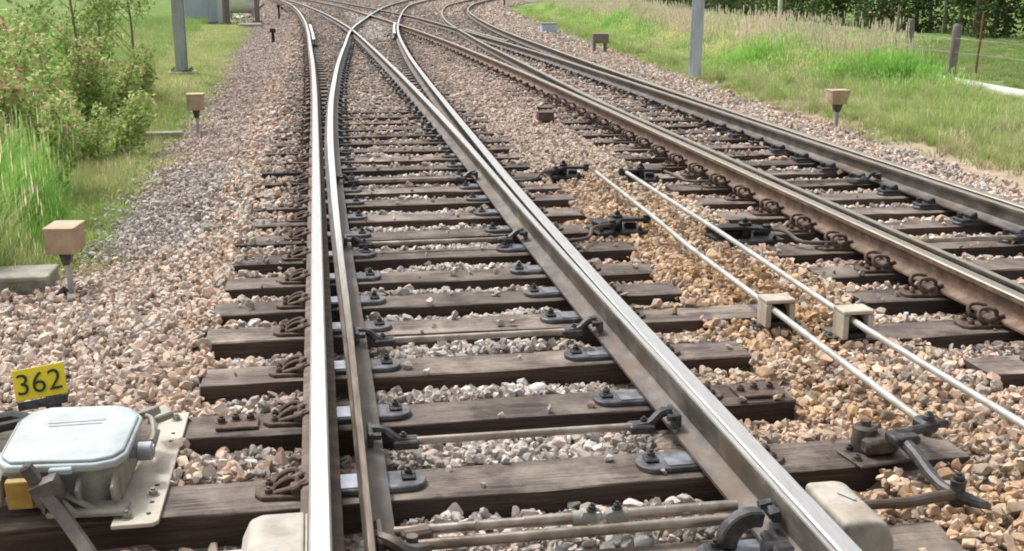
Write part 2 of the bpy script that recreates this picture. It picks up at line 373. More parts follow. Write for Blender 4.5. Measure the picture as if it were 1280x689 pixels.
# --- shared fittings, modelled about their own origin on top of the sleeper (z=0 is sleeper top)
def mk_slide(L):
    bm = BM(); w = .145; pts = []
    for k in range(9):
        a = math.pi / 2 + math.pi * k / 8; pts.append((.05 + .06 * math.cos(a) - .0, w / 2 * math.sin(a)))
    pts += [(L, -w / 2), (L, w / 2)]
    prism(bm, pts, 0, .023, .004)
    return mesh_from('slide_plate', bm, M['slide'], 30)
def mk_pad(L):
    bm = BM(); box(bm, (0, 0, .0255), (L, .118, .004), bev=.0015); return mesh_from('wear_pad', bm, M['wear' if L < .18 else 'wear_dull'], 30)
def mk_bolt():
    bm = BM(); box(bm, (0, 0, .008), (.052, .066, .014), bev=.005); hexbolt(bm, (0, 0, .014), .0155, .015, stud=.014)
    return mesh_from('bolt', bm, M['darksteel'], 30)
def mk_clip(s, big):
    """s=-1: stands on the left of the rail. origin on the rail centreline at sleeper top"""
    bm = BM(); k = 1.0 if big else .85
    prism(bm, [(s * .03, -.085), (s * .24, -.075), (s * .27, -.04), (s * .27, .04), (s * .24, .075), (s * .03, .085)][::s], 0, .020, .004)
    for dy in ((-.05, .05) if big else (-.03, .045)):
        t = []
        for q in range(13):
            a = -.5 * math.pi + 2.0 * math.pi * q / 12 * .86
            if big: t.append((s * (.135 + .050 * k * math.cos(a)), dy + .012 * math.sin(2 * a), .066 + .040 * k * math.sin(a)))
            else: t.append((s * (.145 + .050 * math.cos(a)), dy + .022 * math.sin(a) + .01 * q / 12, .040 + .018 * math.sin(a) - .02 * math.cos(a)))
        t.append((s * .062, dy, .060)); tube(bm, smoothpts(t, 2), .0115, 7)
    box(bm, (s * .098, 0, .035), (.05, .15, .05), (0, s * .35, 0), .008)
    if not big: box(bm, (s * .13, .01, .045), (.13, .035, .022), (0, s * .45, .12), .006); box(bm, (s * .15, -.045, .030), (.10, .03, .02), (0, s * .3, -.2), .005)
    box(bm, (s * .056, 0, .055), (.05, .11, .02), (0, s * .3, 0), .005)
    hexbolt(bm, (s * .215, -.035, .018), .016, .018); hexbolt(bm, (s * .215, .04, .018), .016, .018)
    return mesh_from('rail_clip', bm, M['clip'], 35)
def mk_far_fit(s):
    bm = BM(); box(bm, (s * .06, 0, .012), (.30, .14, .022)); box(bm, (s * .10, 0, .045), (.07, .11, .05), (0, s * .4, 0), .008)
    cyl(bm, (s * .16, -.03, .02), (s * .16, -.03, .06), .018, n=6)
    return mesh_from('base_plate', bm, M['clip'], 35)
def mk_dark_fit(s):
    bm = BM(); box(bm, (s * .06, 0, .012), (.32, .14, .022)); box(bm, (s * .11, 0, .04), (.06, .10, .05), (0, s * .4, 0), .008)
    cyl(bm, (s * .19, .02, .02), (s * .19, .02, .06), .02, n=6)
    return mesh_from('base_plate', bm, M['darksteel'], 35)

ME = dict(slideL=mk_slide(.44), slideR=mk_slide(.44), padL=mk_pad(.16), padR=mk_pad(.20), bolt=mk_bolt(), clipL=mk_clip(-1, False), clipR=mk_clip(1, False), clipLbig=mk_clip(-1, True),
          farL=mk_far_fit(-1), farR=mk_far_fit(1), darkL=mk_dark_fit(-1), darkR=mk_dark_fit(1))

SLEEP = []      # (x0, x1, y_front, width)
def lateral(y): return (xat(A_L, y), xat(B_R, y), xat(C_L, y), xat(D_R, y))
Y1 = [3.02, 3.74, 4.44, 5.05, 5.68, 6.19, 6.72, 7.32, 7.92, 8.54, 9.15, 9.69, 10.29, 10.89]
while Y1[-1] < 74: Y1.append(Y1[-1] + .605)
Y2 = [2.9, 3.45, 4.05, 4.62, 5.22, 5.83, 6.40, 7.0]
while Y2[-1] < 74: Y2.append(Y2[-1] + .6)
X0S = {3.74: -1.5, 4.44: -1.5}
X1S = {3.02: 2.0, 3.74: 2.42, 4.44: 2.0, 5.05: 2.03, 5.68: 2.47, 6.19: 2.05, 6.72: 2.06}
ORD = ['nearest', 'second nearest', 'third nearest', 'fourth nearest', 'fifth nearest', 'sixth nearest', 'seventh nearest', 'eighth nearest', 'ninth nearest', 'tenth nearest', 'eleventh nearest', 'twelfth nearest', 'thirteenth nearest', 'fourteenth nearest', 'fifteenth nearest', 'sixteenth nearest']
G1 = 'timber sleepers of the left-hand turnout'; G2 = 'timber sleepers of the right-hand track'
LB1 = {0: 'timber sleeper at the bottom edge below the twin detector rods',
       1: 'broad timber sleeper carrying the point machine, just behind the twin rods',
       2: 'timber sleeper with rusty tie plates at both ends, behind the first stretcher bar',
       3: 'timber sleeper just in front of the bigger white stone in the near track',
       4: 'timber sleeper whose right end reaches the left-hand rod guide box'}
def make_sleeper(x0, x1, yf, w, near, label, grp):
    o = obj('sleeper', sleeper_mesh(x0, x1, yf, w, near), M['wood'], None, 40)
    SLEEP.append((x0, x1, yf, w)); return tag(o, label, 'sleeper', grp)
for i, y in enumerate(Y1):
    al, br, cl, dr = lateral(y); near = y < 12.7; w = random.uniform(.245, .27) if y < 20 else .25
    x0 = X0S.get(y, (-.60 if y < 8.6 else -.54) + random.uniform(-.02, .02) + (al + .05)); x1 = X1S.get(y, max(2.03, br + .52) + random.uniform(-.04, .05))
    if y > 31.5: x1 = dr + .5                      # long timbers right across both tracks
    lab = LB1.get(i) or (ORD[i] + ' timber sleeper of the track with the white-topped rail' if i < 16 else ('dark timber bearer spanning both tracks near the far crossings' if y > 31.5 else 'dark weathered sleeper in the distant part of the left-hand turnout'))
    s = make_sleeper(x0, x1, y, w, near, lab, G1 if y <= 31.5 else 'long bearers under the far crossings')
    yc = y + w / 2
    if near:
        a = shared('slide_plate', ME['slideL'], (al + .37, yc, ZS), s, math.pi); q = shared('wear_pad', ME['padL'], (0, 0, 0), a); q.location = (.24, 0, 0)
        b = shared('bolt', ME['bolt'], (al + .335, yc + .01, ZS + .022), a); b.location = (.055, -.01, .022)
        a = shared('slide_plate', ME['slideR'], (br - .335, yc, ZS), s); q = shared('wear_pad', ME['padR'], (0, 0, 0), a); q.location = (.20, 0, 0)
        b = shared('bolt', ME['bolt'], (0, 0, 0), a); b.location = (.05, .01, .022)
        shared('rail_clip', ME['clipL'], (al, yc, ZS), s, 0, (.86, .9, .85)); shared('rail_clip', ME['clipR'], (br, yc, ZS), s, 0, (.86, .9, .85))
    elif y < 42:
        shared('base_plate', ME['farL'], (al, yc, ZS), s); shared('base_plate', ME['farR'], (br, yc, ZS), s)
        bl, ar = xat(B_L, y), xat(A_R, y)
        shared('base_plate', ME['darkR'], (bl, yc, ZS), s); shared('base_plate', ME['darkL'], (ar, yc, ZS), s)
        if y > 31.5: shared('base_plate', ME['farL'], (cl, yc, ZS), s); shared('base_plate', ME['darkL'], (xat(C_R, y), yc, ZS), s)
for i, y in enumerate(Y2):
    al, br, cl, dr = lateral(y); near = y < 13
    if y > 31.5: continue
    w = random.uniform(.24, .265)
    x0 = 2.56 if y == 5.22 else cl - .55 + random.uniform(-.04, .04); x1 = dr + .55 + random.uniform(-.05, .05)
    lab = 'timber sleeper of the right-hand track carrying the right-hand rod guide box' if y == 5.22 else (ORD[i - 3] + ' visible timber sleeper under the right-hand track' if 3 <= i < 19 else ('timber sleeper beyond the frame edge of the right-hand track' if i < 3 else 'grey timber sleeper in the distant part of the right-hand track'))
    if i < 3: continue
    s = make_sleeper(x0, x1, y, w, near, lab, G2); yc = y + w / 2
    shared('rail_clip' if near else 'base_plate', ME['clipLbig'] if y < 17 else ME['farL'], (cl, yc, ZS), s)
    if near:
        a = shared('slide_plate', ME['slideL'], (cl + .40, yc, ZS), s, math.pi); b = shared('bolt', ME['bolt'], (0, 0, 0), a); b.location = (.05, -.01, .022)
        a = shared('slide_plate', ME['slideR'], (dr - .36, yc, ZS), s); b = shared('bolt', ME['bolt'], (0, 0, 0), a); b.location = (.05, .01, .022)
    shared('base_plate', ME['darkR'], (xat(D_L, y), yc, ZS + .001), s) if not near else None
    shared('base_plate', ME['darkL'], (xat(C_R, y) - .02, yc, ZS + (.0 if not near else .023)), s)
    shared('base_plate', ME['darkR'], (dr, yc, ZS + .0015), s)

# rusty tie plates on the second sleeper
def tie_plate(x0, x1, y, label):
    t = empty('tie_plate', ((x0 + x1) / 2, y, ZS), label, 'tie plate'); bm = BM()
    s = 1 if x1 > 1 else -1
    prism(bm, [(x0, y - .075), (x1, y - .075), (x1, y + .03), (x1 - .05, y + .075), (x0, y + .075)], ZS + .003, ZS + .017, .003)
    obj('plate', bm, M['clip'], t)
    for q in (.12, .45, .8):
        b = BM(); hexbolt(b, (x0 + (x1 - x0) * q, y - .01 + .02 * (q > .3), ZS + .016), .017, .018); obj('bolt', b, M['clip'], t)
tie_plate(-.47, -.30, 4.56, 'rusty flat tie plate with bolts on the sleeper left of the white-topped rail')
tie_plate(1.76, 1.97, 4.56, 'rusty flat tie plate with bolts at the right end of a sleeper in orange ballast')

# ------------------------------------------------------------------ ballast bed and stones
S1 = np.array([s for s in SLEEP]); 
def crib(X, Y):
    """height of the ballast at X, Y: low in front of a sleeper, heaped against the back of the next nearer one"""
    X = np.asarray(X, float); Y = np.asarray(Y, float)
    z = np.full(X.shape, -.212)
    for set_y, lo, hi in ((np.array(Y1), None, None), (np.array(Y2), None, None)):
        first = set_y is not None and abs(set_y[0] - 3.02) < .01
        inside = (X > (-.57 if first else 3.02)) & (X < (2.0 if first else 5.6)) & (Y < 60)
        k = np.clip(np.searchsorted(set_y, Y) , 1, len(set_y) - 1)
        ynext = set_y[k]; yprev = set_y[k - 1] + .25
        t = np.clip((Y - yprev) / np.maximum(ynext - yprev, .05), 0, 1)
        zz = -.200 - .080 * t ** 1.1
        under = (Y < yprev)
        zz = np.where(under, -.27, zz)
        zz = np.where(Y > 16, np.where(under, -.215, -.198 - .028 * t), zz)
        z = np.where(inside, zz, z)
    z = np.where((X < -.2) & (Y > 7.3), np.maximum(z, -.222), z)
    z = np.where((X > -1.6) & (X < -.05) & (Y < 3.75), -.315, z)
    z = np.where(X < -.62, np.minimum(z, -.212 - .11 * np.clip((-.62 - X) / 1.2, 0, 1.0)), z)
    xr = np.interp(Y, XR_Y, XR_X)
    z = np.where(X > xr - .8, z - .10 * np.clip((X - xr + .8) / .8, 0, 1), z)
    z = z + .018 * np.sin(X * 5.1 + Y * 2.3) * np.sin(Y * 4.7 - X * 1.9)
    return z
XL_Y = [0, 6.6, 7.2, 7.6, 10.4, 16.3, 25, 37, 50, 75, 112]; XL_X = [-4.2, -4.2, -2.2, -1.62, -1.66, -1.75, -2.0, -2.35, -2.9, -4.4, -9]
XR_Y = [0, 9.4, 14, 21, 30, 40.6, 55, 72, 90, 112]; XR_X = [6.22, 6.22, 6.5, 6.9, 7.6, 8.5, 9.8, 11.5, 16.5, 24]

def grid_mesh(name, ys, xs_of_y, zf, mats):
    V = []; nx = None
    for y in ys:
        xs = xs_of_y(y); nx = len(xs)
        V.append(np.stack([xs, np.full(nx, y), zf(xs, np.full(nx, y))], 1))
    V = np.concatenate(V); ny = len(ys); F = []
    idx = np.arange(ny * nx).reshape(ny, nx)
    F = np.stack([idx[:-1, :-1], idx[:-1, 1:], idx[1:, 1:], idx[1:, :-1]], -1).reshape(-1, 4)
    me = bpy.data.meshes.new(name); me.vertices.add(len(V)); me.vertices.foreach_set('co', V.ravel())
    me.loops.add(len(F) * 4); me.loops.foreach_set('vertex_index', F.ravel().astype(np.int32))
    me.polygons.add(len(F)); me.polygons.foreach_set('loop_start', np.arange(0, len(F) * 4, 4, dtype=np.int32))
    me.polygons.foreach_set('use_smooth', np.ones(len(F), bool)); me.update(); me.validate()
    for m in mats: me.materials.append(m)
    return link(bpy.data.objects.new(name, me))

def bed_mat():
    m, nt, b, o = new_mat('ballast_fines')
    P = pos(nt); v = nt.nodes.new('ShaderNodeTexVoronoi'); v.inputs['Scale'].default_value = 26; nt.links.new(P, v.inputs['Vector'])
    n = noise_n(nt, P, 1.2, 5, .6)
    base = ramp(nt, n.outputs[0], [(.3, (.16, .12, .10)), (.55, (.24, .19, .16)), (.75, (.30, .25, .22))]).outputs[0]
    hv = nt.nodes.new('ShaderNodeHueSaturation'); nt.links.new(v.outputs['Color'], hv.inputs['Color']); hv.inputs['Saturation'].default_value = .15; hv.inputs['Value'].default_value = 1.6
    nt.links.new(mixc(nt, .8, base, hv.outputs[0], 'MULTIPLY'), b.inputs['Base Color'])
    b.inputs['Roughness'].default_value = .95; bump(nt, b, v.outputs['Distance'], .9, .02)
    return m
M['bed'] = bed_mat()
def bedz(x, y):
    z = crib(x, y) - .022
    xl = np.interp(y, XL_Y, XL_X); xr = np.interp(y, XR_Y, XR_X)
    return np.where((x < xl + .02) | (x > xr - .02), z - .16, z)
def bxs(n):
    def f(y):
        a = np.interp(y, XL_Y, XL_X) - .25; b = np.interp(y, XR_Y, XR_X) + .25; return np.linspace(a, b, n)
    return f
ysb = np.concatenate([np.arange(1.6, 14, .05), np.arange(14, 40, .25), np.arange(40, 112, 1.5)])
tag(grid_mesh('ballast_bed', ysb, bxs(150), bedz, [M['bed']]), kind='structure')

SRC = bpy.data.collections.new('instance_sources')     # never linked to the scene
def gn_scatter(obj_, coll):
    ng = bpy.data.node_groups.new('scatter', 'GeometryNodeTree')
    ng.interface.new_socket('Geometry', in_out='INPUT', socket_type='NodeSocketGeometry'); ng.interface.new_socket('Geometry', in_out='OUTPUT', socket_type='NodeSocketGeometry')
    gi = ng.nodes.new('NodeGroupInput'); go = ng.nodes.new('NodeGroupOutput'); ip = ng.nodes.new('GeometryNodeInstanceOnPoints')
    ci = ng.nodes.new('GeometryNodeCollectionInfo'); ci.inputs[0].default_value = coll; ci.inputs[1].default_value = True; ci.inputs[2].default_value = True
    def na(n, t):
        a = ng.nodes.new('GeometryNodeInputNamedAttribute'); a.data_type = t; a.inputs[0].default_value = n; return a.outputs[0]
    L = ng.links.new
    L(gi.outputs[0], ip.inputs['Points']); L(ci.outputs[0], ip.inputs['Instance']); ip.inputs['Pick Instance'].default_value = True
    L(na('idx', 'INT'), ip.inputs['Instance Index'])
    er = ng.nodes.new('FunctionNodeEulerToRotation'); L(na('rot', 'FLOAT_VECTOR'), er.inputs[0]); L(er.outputs[0], ip.inputs['Rotation'])
    L(na('scl', 'FLOAT_VECTOR'), ip.inputs['Scale']); L(ip.outputs[0], go.inputs[0])
    md = obj_.modifiers.new('scatter', 'NODES'); md.node_group = ng
def scatter(name, P, rot, scl, idx, tint, coll, mat):
    me = bpy.data.meshes.new(name); n = len(P); me.vertices.add(n); me.vertices.foreach_set('co', P.astype(np.float32).ravel())
    for nm, ty, a, key in (('rot', 'FLOAT_VECTOR', rot, 'vector'), ('scl', 'FLOAT_VECTOR', scl, 'vector'), ('idx', 'INT', idx, 'value')):
        at = me.attributes.new(nm, ty, 'POINT'); at.data.foreach_set(key, np.ascontiguousarray(a, dtype=np.int32 if ty == 'INT' else np.float32).ravel())
    at = me.attributes.new('tint', 'FLOAT_COLOR', 'POINT'); at.data.foreach_set('color', np.concatenate([tint, np.ones((n, 1))], 1).astype(np.float32).ravel())
    me.materials.append(mat); o = link(bpy.data.objects.new(name, me)); gn_scatter(o, coll); return o
def source(coll, name, me):
    o = bpy.data.objects.new(name, me); coll.objects.link(o); return o

rocks = bpy.data.collections.new('rock_sources')
for k in range(12):
    bm = BM(); rs = np.random.default_rng(100 + k)
    sc = np.array([1, rs.uniform(.65, 1), rs.uniform(.45, .8)])
    for q in range(rs.integers(11, 17)):
        v = rs.normal(size=3); v /= np.linalg.norm(v); v *= rs.uniform(.82, 1.0); bm.verts.new(tuple(v * sc * .5))
    r = bmesh.ops.convex_hull(bm, input=bm.verts)
    bmesh.ops.delete(bm, geom=[g for g in r['geom_interior'] if isinstance(g, bmesh.types.BMVert)], context='VERTS')
    bmesh.ops.bevel(bm, geom=list(bm.edges), offset=.014, segments=1, affect='EDGES')
    bmesh.ops.recalc_face_normals(bm, faces=bm.faces)
    source(rocks, 'rock%02d' % k, mesh_from('rock', bm, M['stone'], None))

CAM = dict(f=1434.28, th=.255148, psi=.165745, H=1.60588)
def inview(P, margin=.12, near=1.6):
    """keep what the photograph could plausibly see, with a wide margin for a step to the side"""
    th, ps = CAM['th'], CAM['psi']; fw = np.array([math.sin(ps) * math.cos(th), math.cos(ps) * math.cos(th), -math.sin(th)])
    r = np.array([math.cos(ps), -math.sin(ps), 0]); u = np.cross(r, fw); v = P - np.array([0, 0, CAM['H']])
    d = v @ fw; a = (v @ r) / np.maximum(d, .1); b = (v @ u) / np.maximum(d, .1)
    e = .7 / np.maximum(d, .5)
    return (d > near) & (np.abs(a) < 640 / 1434 + margin + e) & (b > -344 / 1434 - .06 - e * .4) & (b < 344 / 1434 + .3)
def vnoise(X, Y, s, seed):
    o = np.zeros(len(X))
    for k, (a, b, c) in enumerate(((1, .3, 0), (-.4, 1, 1.3), (.8, -.7, 2.1), (.2, 1.3, 4.2))):
        o += np.sin((X * a + Y * b) * s * (1 + .37 * k) + c + seed * 1.7 + 1.3 * np.sin((X * b - Y * a) * s * .6 + seed))
    return o / 4
def stones(y0, y1, dens, smin, smax, lift=.012):
    W = 14; n = int((y1 - y0) * W * dens); X = rng.uniform(-5, 9 if y0 < 30 else 16, n if y0 < 30 else int(n * 1.5)); n = len(X); Y = rng.uniform(y0, y1, n)
    xl = np.interp(Y, XL_Y, XL_X); xr = np.interp(Y, XR_Y, XR_X)
    e = rng.normal(0, .16, n); keep = (X > xl + e * (1 + Y * .02)) & (X < xr + e)
    X, Y = X[keep], Y[keep]; Z = crib(X, Y)
    P = np.stack([X, Y, Z], 1); k = inview(P); X, Y, Z = X[k], Y[k], Z[k]; n = len(X)
    D = np.exp(rng.uniform(math.log(smin), math.log(smax), n)); D = np.where(rng.random(n) < .25, D * .6, D); D *= np.where(rng.random(n) < .05, 1.35, 1)
    # size smaller on the walked shoulder
    D = np.where((X < -1.0) & (Y > 7.5), D * .82, D)
    on = np.zeros(n, bool)
    for (x0, x1, yf, w) in SLEEP:
        if yf > y1 + .3 or yf + w < y0 - .3: continue
        on |= (X > x0 - .005) & (X < x1 + .005) & (Y > yf - D * .38) & (Y < yf + w + D * .05)
    cover = np.where(Y > 11, .06 + .018 * (Y - 11), .012); cover = np.where((X < -.12) & (Y > 6.9), .03 + .05 * np.clip(Y - 6.9, 0, 12), cover); cover = np.clip(cover, 0, .65)
    drop = on & (rng.random(n) > cover)
    Z = np.where(on, ZS + D * .25, Z + D * rng.uniform(-.1, .35, n))
    # keep the slots where blades and rails pass clear
    for way, a, b in ((A_L, -.075, .23), (B_R, -.20, .085), (C_L, -.075, .20), (D_R, -.18, .085), (A_R, -.09, .05), (B_L, -.05, .09)):
        xs = np.array([p[0] for p in sample(way, 2.8, 80)]); yy = np.array([p[1] for p in sample(way, 2.8, 80)])
        xx = np.interp(Y, yy, xs); s = (X > xx + a) & (X < xx + b)
        Z = np.where(s & ~on, np.minimum(Z, -.245) - .02, Z); drop |= s & on
    Z = np.where((np.abs(X - 2.29) < .2) | (np.abs(X - 2.62) < .1), np.minimum(Z, -.15), Z)
    X, Y, Z, D = X[~drop], Y[~drop], Z[~drop], D[~drop]; n = len(X)
    # colours
    pal = np.array([(.68, .54, .48), (.62, .48, .41), (.66, .60, .56), (.52, .49, .47), (.74, .70, .66), (.38, .36, .36), (.54, .39, .33), (.62, .54, .42)])
    wts = np.array([.22, .16, .17, .14, .12, .07, .06, .06]); ci = rng.choice(len(pal), n, p=wts / wts.sum()); T = pal[ci].copy()
    T *= (rng.beta(3.2, 1.6, (n, 1)) * .95 + .34) * np.array([1.05, .98, .89]); gs = rng.random(n) < .2; T = np.where(gs[:, None], T.mean(1, keepdims=True) * np.array([1.0, .97, .93]) * rng.uniform(.7, 1.15, (n, 1)), T)
    grey = np.array([.50, .48, .47])
    # zones
    rusty = np.clip(1.25 - np.abs(X - 2.35) / .75, 0, 1) * np.clip((12.5 - Y) / 3, 0, 1) * (.70 + .45 * vnoise(X, Y, 1.9, 3))
    rusty = np.clip(rusty * np.where(rng.random(n) < .2, .35, 1.05), 0, .93)[:, None]
    orange = np.array([.55, .36, .19]) * rng.uniform(.5, 1.35, (n, 1)); T = T * (1 - rusty) + orange * rusty
    inn = ((X > .2) & (X < 1.3) & (Y < 11)) ; g = (inn * .55)[:, None]; T = T * (1 - g) + (T.mean(1, keepdims=True) * np.array([1.0, .98, .94])) * g
    sh = np.clip((-.45 - X) / .3, 0, 1) * np.clip((X + .95) / .3, 0, 1) * np.clip((9 - Y) / 3, 0, 1); sh = (sh * .45)[:, None]; T = T * (1 - sh) + orange * sh
    walked = ((X < -.9) & (Y > 8)) * .55; walked = np.clip(walked + .25 * vnoise(X, Y, .9, 8), 0, .75)[:, None]; T = T * (1 - walked) + grey * rng.uniform(.6, 1.3, (n, 1)) * walked
    pink = (((X > 2.0) & (X < 4.0) & (Y > 12) & (Y < 32)) | ((X < -.6) & (Y > 12))) * .35; pink = pink[:, None]; T = T * (1 - pink) + np.array([.66, .50, .42]) * rng.uniform(.75, 1.1, (n, 1)) * pink
    # grease-darkened ballast beside the rails
    dark = np.zeros(n)
    for way, sp in ((A_L, .30), (B_R, .28), (C_L, .34), (D_R, .34), (B_L, .26), (A_R, .26)):
        pp = sample(way, 2.8, 90); xx = np.interp(Y, [p[1] for p in pp], [p[0] for p in pp]); dark = np.maximum(dark, np.clip(1.3 - np.abs(X - xx) / sp, 0, 1))
    dark = (dark * .62)[:, None]; T = T * (1 - dark) + np.array([.15, .115, .095]) * rng.uniform(.6, 1.4, (n, 1)) * dark
    strip_ = np.clip(1.2 - np.abs(X - (2.4 + .0 * Y)) / 1.0, 0, 1) * (Y > 9) * (.45 + .3 * vnoise(X, Y, 1.1, 5)); strip_ = np.clip(strip_, 0, .8)[:, None]; T = T * (1 - strip_) + np.array([.68, .57, .47]) * rng.uniform(.5, 1.15, (n, 1)) * strip_
    left_ = np.clip((-.5 - X) / .4, 0, 1) * np.clip((9 - Y) / 2, 0, 1) * .45; left_ = left_[:, None]; T = T * (1 - left_) + np.array([.74, .61, .51]) * rng.uniform(.5, 1.25, (n, 1)) * left_
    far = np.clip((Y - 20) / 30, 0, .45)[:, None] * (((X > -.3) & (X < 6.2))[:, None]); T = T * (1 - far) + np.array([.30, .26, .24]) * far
    pale = ((np.abs(X - 2.2) < .8) & (Y > 40) & (Y < 60)) | ((np.abs(X - 1.75) < .4) & (Y > 34) & (Y < 40)); T = np.where(pale[:, None], T * .3 + np.array([.52, .50, .47]), T)
    rot = rng.uniform(-3.14, 3.14, (n, 3)) * np.array([.45, .45, 1]); S = D[:, None] * rng.uniform(.8, 1.2, (n, 3))
    return np.stack([X, Y, Z], 1), rot, S, rng.integers(0, 12, n), np.clip(T, .01, .84)
parts = [stones(2.6, 9, 1600, .026, .078), stones(9, 16, 900, .034, .082), stones(16, 30, 360, .045, .09), stones(30, 52, 130, .06, .12), stones(52, 100, 40, .09, .2)]
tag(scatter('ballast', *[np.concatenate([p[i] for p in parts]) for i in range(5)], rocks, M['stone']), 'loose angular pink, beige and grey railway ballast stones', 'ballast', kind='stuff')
# a few stones one can pick out
for (x, y, z, d, c, lab) in ((.93, 4.83, -.215, .085, (.80, .78, .74), 'rounded white stone, the biggest between the rails of the near track'),
                             (1.60, 3.77, ZS + .028, .062, (.72, .52, .40), 'single pinkish stone lying on the timber right of the thick bright rail')):
    bm = BM(); bmesh.ops.create_icosphere(bm, subdivisions=3, radius=d / 2)
    for v in bm.verts: v.co = Vector((v.co.x * 1.1, v.co.y * .9, v.co.z * .85)) * (1 + .10 * noise.noise(v.co * 40))
    bmesh.ops.translate(bm, verts=bm.verts, vec=(x, y, z))
    m_ = surf('single_stone', [(.3, tuple(k * .8 for k in c)), (.7, c)], 40, (.7, .9), 0, .5, .003)
    tag(obj('stone', bm, m_, None, 30), lab, 'stone')

# ------------------------------------------------------------------ ground, fields, path
def ground_mat():
    m, nt, b, o = new_mat('grassy_soil')
    P = pos(nt); n = noise_n(nt, P, .55, 6, .65); n2 = noise_n(nt, P, 9, 5, .7); s = nt.nodes.new('ShaderNodeSeparateXYZ'); nt.links.new(P, s.inputs[0])
    g = ramp(nt, n2.outputs[0], [(.3, (.09, .15, .035)), (.6, (.17, .27, .07)), (.8, (.28, .34, .13))]).outputs[0]
    soil = ramp(nt, n2.outputs[0], [(.3, (.30, .23, .16)), (.7, (.52, .42, .32))]).outputs[0]
    f = ramp(nt, n.outputs[0], [(.56, (0, 0, 0)), (.66, (1, 1, 1))]).outputs[0]
    c = mixc(nt, f, g, soil)
    # bare tan strip beside the right-hand ballast, close to the viewer
    a = nt.nodes.new('ShaderNodeMapRange'); a.inputs[1].default_value = 9.3; a.inputs[2].default_value = 7.0; nt.links.new(s.outputs[0], a.inputs[0])
    e = nt.nodes.new('ShaderNodeMapRange'); e.inputs[1].default_value = 15; e.inputs[2].default_value = 10; nt.links.new(s.outputs[1], e.inputs[0])
    r = nt.nodes.new('ShaderNodeMapRange'); r.inputs[1].default_value = 4; r.inputs[2].default_value = 6; nt.links.new(s.outputs[0], r.inputs[0])
    mu = nt.nodes.new('ShaderNodeMath'); mu.operation = 'MULTIPLY'; nt.links.new(a.outputs[0], mu.inputs[0]); nt.links.new(e.outputs[0], mu.inputs[1])
    m2 = nt.nodes.new('ShaderNodeMath'); m2.operation = 'MULTIPLY'; nt.links.new(mu.outputs[0], m2.inputs[0]); nt.links.new(r.outputs[0], m2.inputs[1])
    c = mixc(nt, m2.outputs[0], c, soil)
    cx_ = nt.nodes.new('ShaderNodeMapRange'); cx_.inputs[1].default_value = 8.2; cx_.inputs[2].default_value = 7.3; nt.links.new(s.outputs[0], cx_.inputs[0])
    m3 = nt.nodes.new('ShaderNodeMath'); m3.operation = 'MULTIPLY'; nt.links.new(cx_.outputs[0], m3.inputs[0]); nt.links.new(r.outputs[0], m3.inputs[1])
    c = mixc(nt, m3.outputs[0], c, soil)
    nt.links.new(c, b.inputs['Base Color']); b.inputs['Roughness'].default_value = .95; b.inputs['Specular IOR Level'].default_value = .1
    bump(nt, b, n2.outputs[0], .6, .03)
    return m
M['ground'] = ground_mat()
def gz(x, y):
    z = np.full(np.shape(x), -.385) + .015 * np.sin(x * 1.9 + y) * np.sin(y * 1.3)
    d = np.abs(x) + np.abs(y) * .0
    return z
nx = np.concatenate([np.linspace(-900, -60, 12), np.linspace(-50, -8, 16), np.linspace(-7, 14, 60), np.linspace(15, 60, 16), np.linspace(80, 900, 12)])
ny = np.concatenate([np.linspace(-60, 0, 6), np.linspace(1, 40, 90), np.linspace(42, 130, 40), np.linspace(150, 1500, 16)])
tag(grid_mesh('ground', ny, lambda y: nx, gz, [M['ground']]), kind='structure')
def strip(name, pts, w, z, mat, kind='structure'):
    bm = BM(); vs = []
    P = smoothpts([(a, b, z) for a, b in pts], 6)
    for i, p in enumerate(P):
        d = (P[min(i + 1, len(P) - 1)] - P[max(i - 1, 0)]).normalized(); s = Vector((d.y, -d.x, 0)) * w / 2 * (1 + .12 * noise.noise(p * .8))
        vs.append((bm.verts.new(p - s), bm.verts.new(p + s)))
    for (a, b), (c, d) in zip(vs, vs[1:]): bm.faces.new((a, b, d, c))
    bmesh.ops.recalc_face_normals(bm, faces=bm.faces)
    for f in bm.faces:
        if f.normal.z < 0: f.normal_flip()
    return tag(obj(name, bm, mat, None), kind=kind)
M['chalk'] = surf('pale_gravel', [(.3, (.58, .57, .52)), (.7, (.74, .73, .69))], 3, (.9, 1), 0, .3, .01)
strip('path', [(11.9, 10), (11.95, 17), (12.1, 21), (12.7, 27), (14, 36)], .85, -.355, M['chalk'])
strip('road', [(-60, 56.5), (-20, 57), (-7, 57), (-3, 62)], 1.3, -.350, M['chalk'])

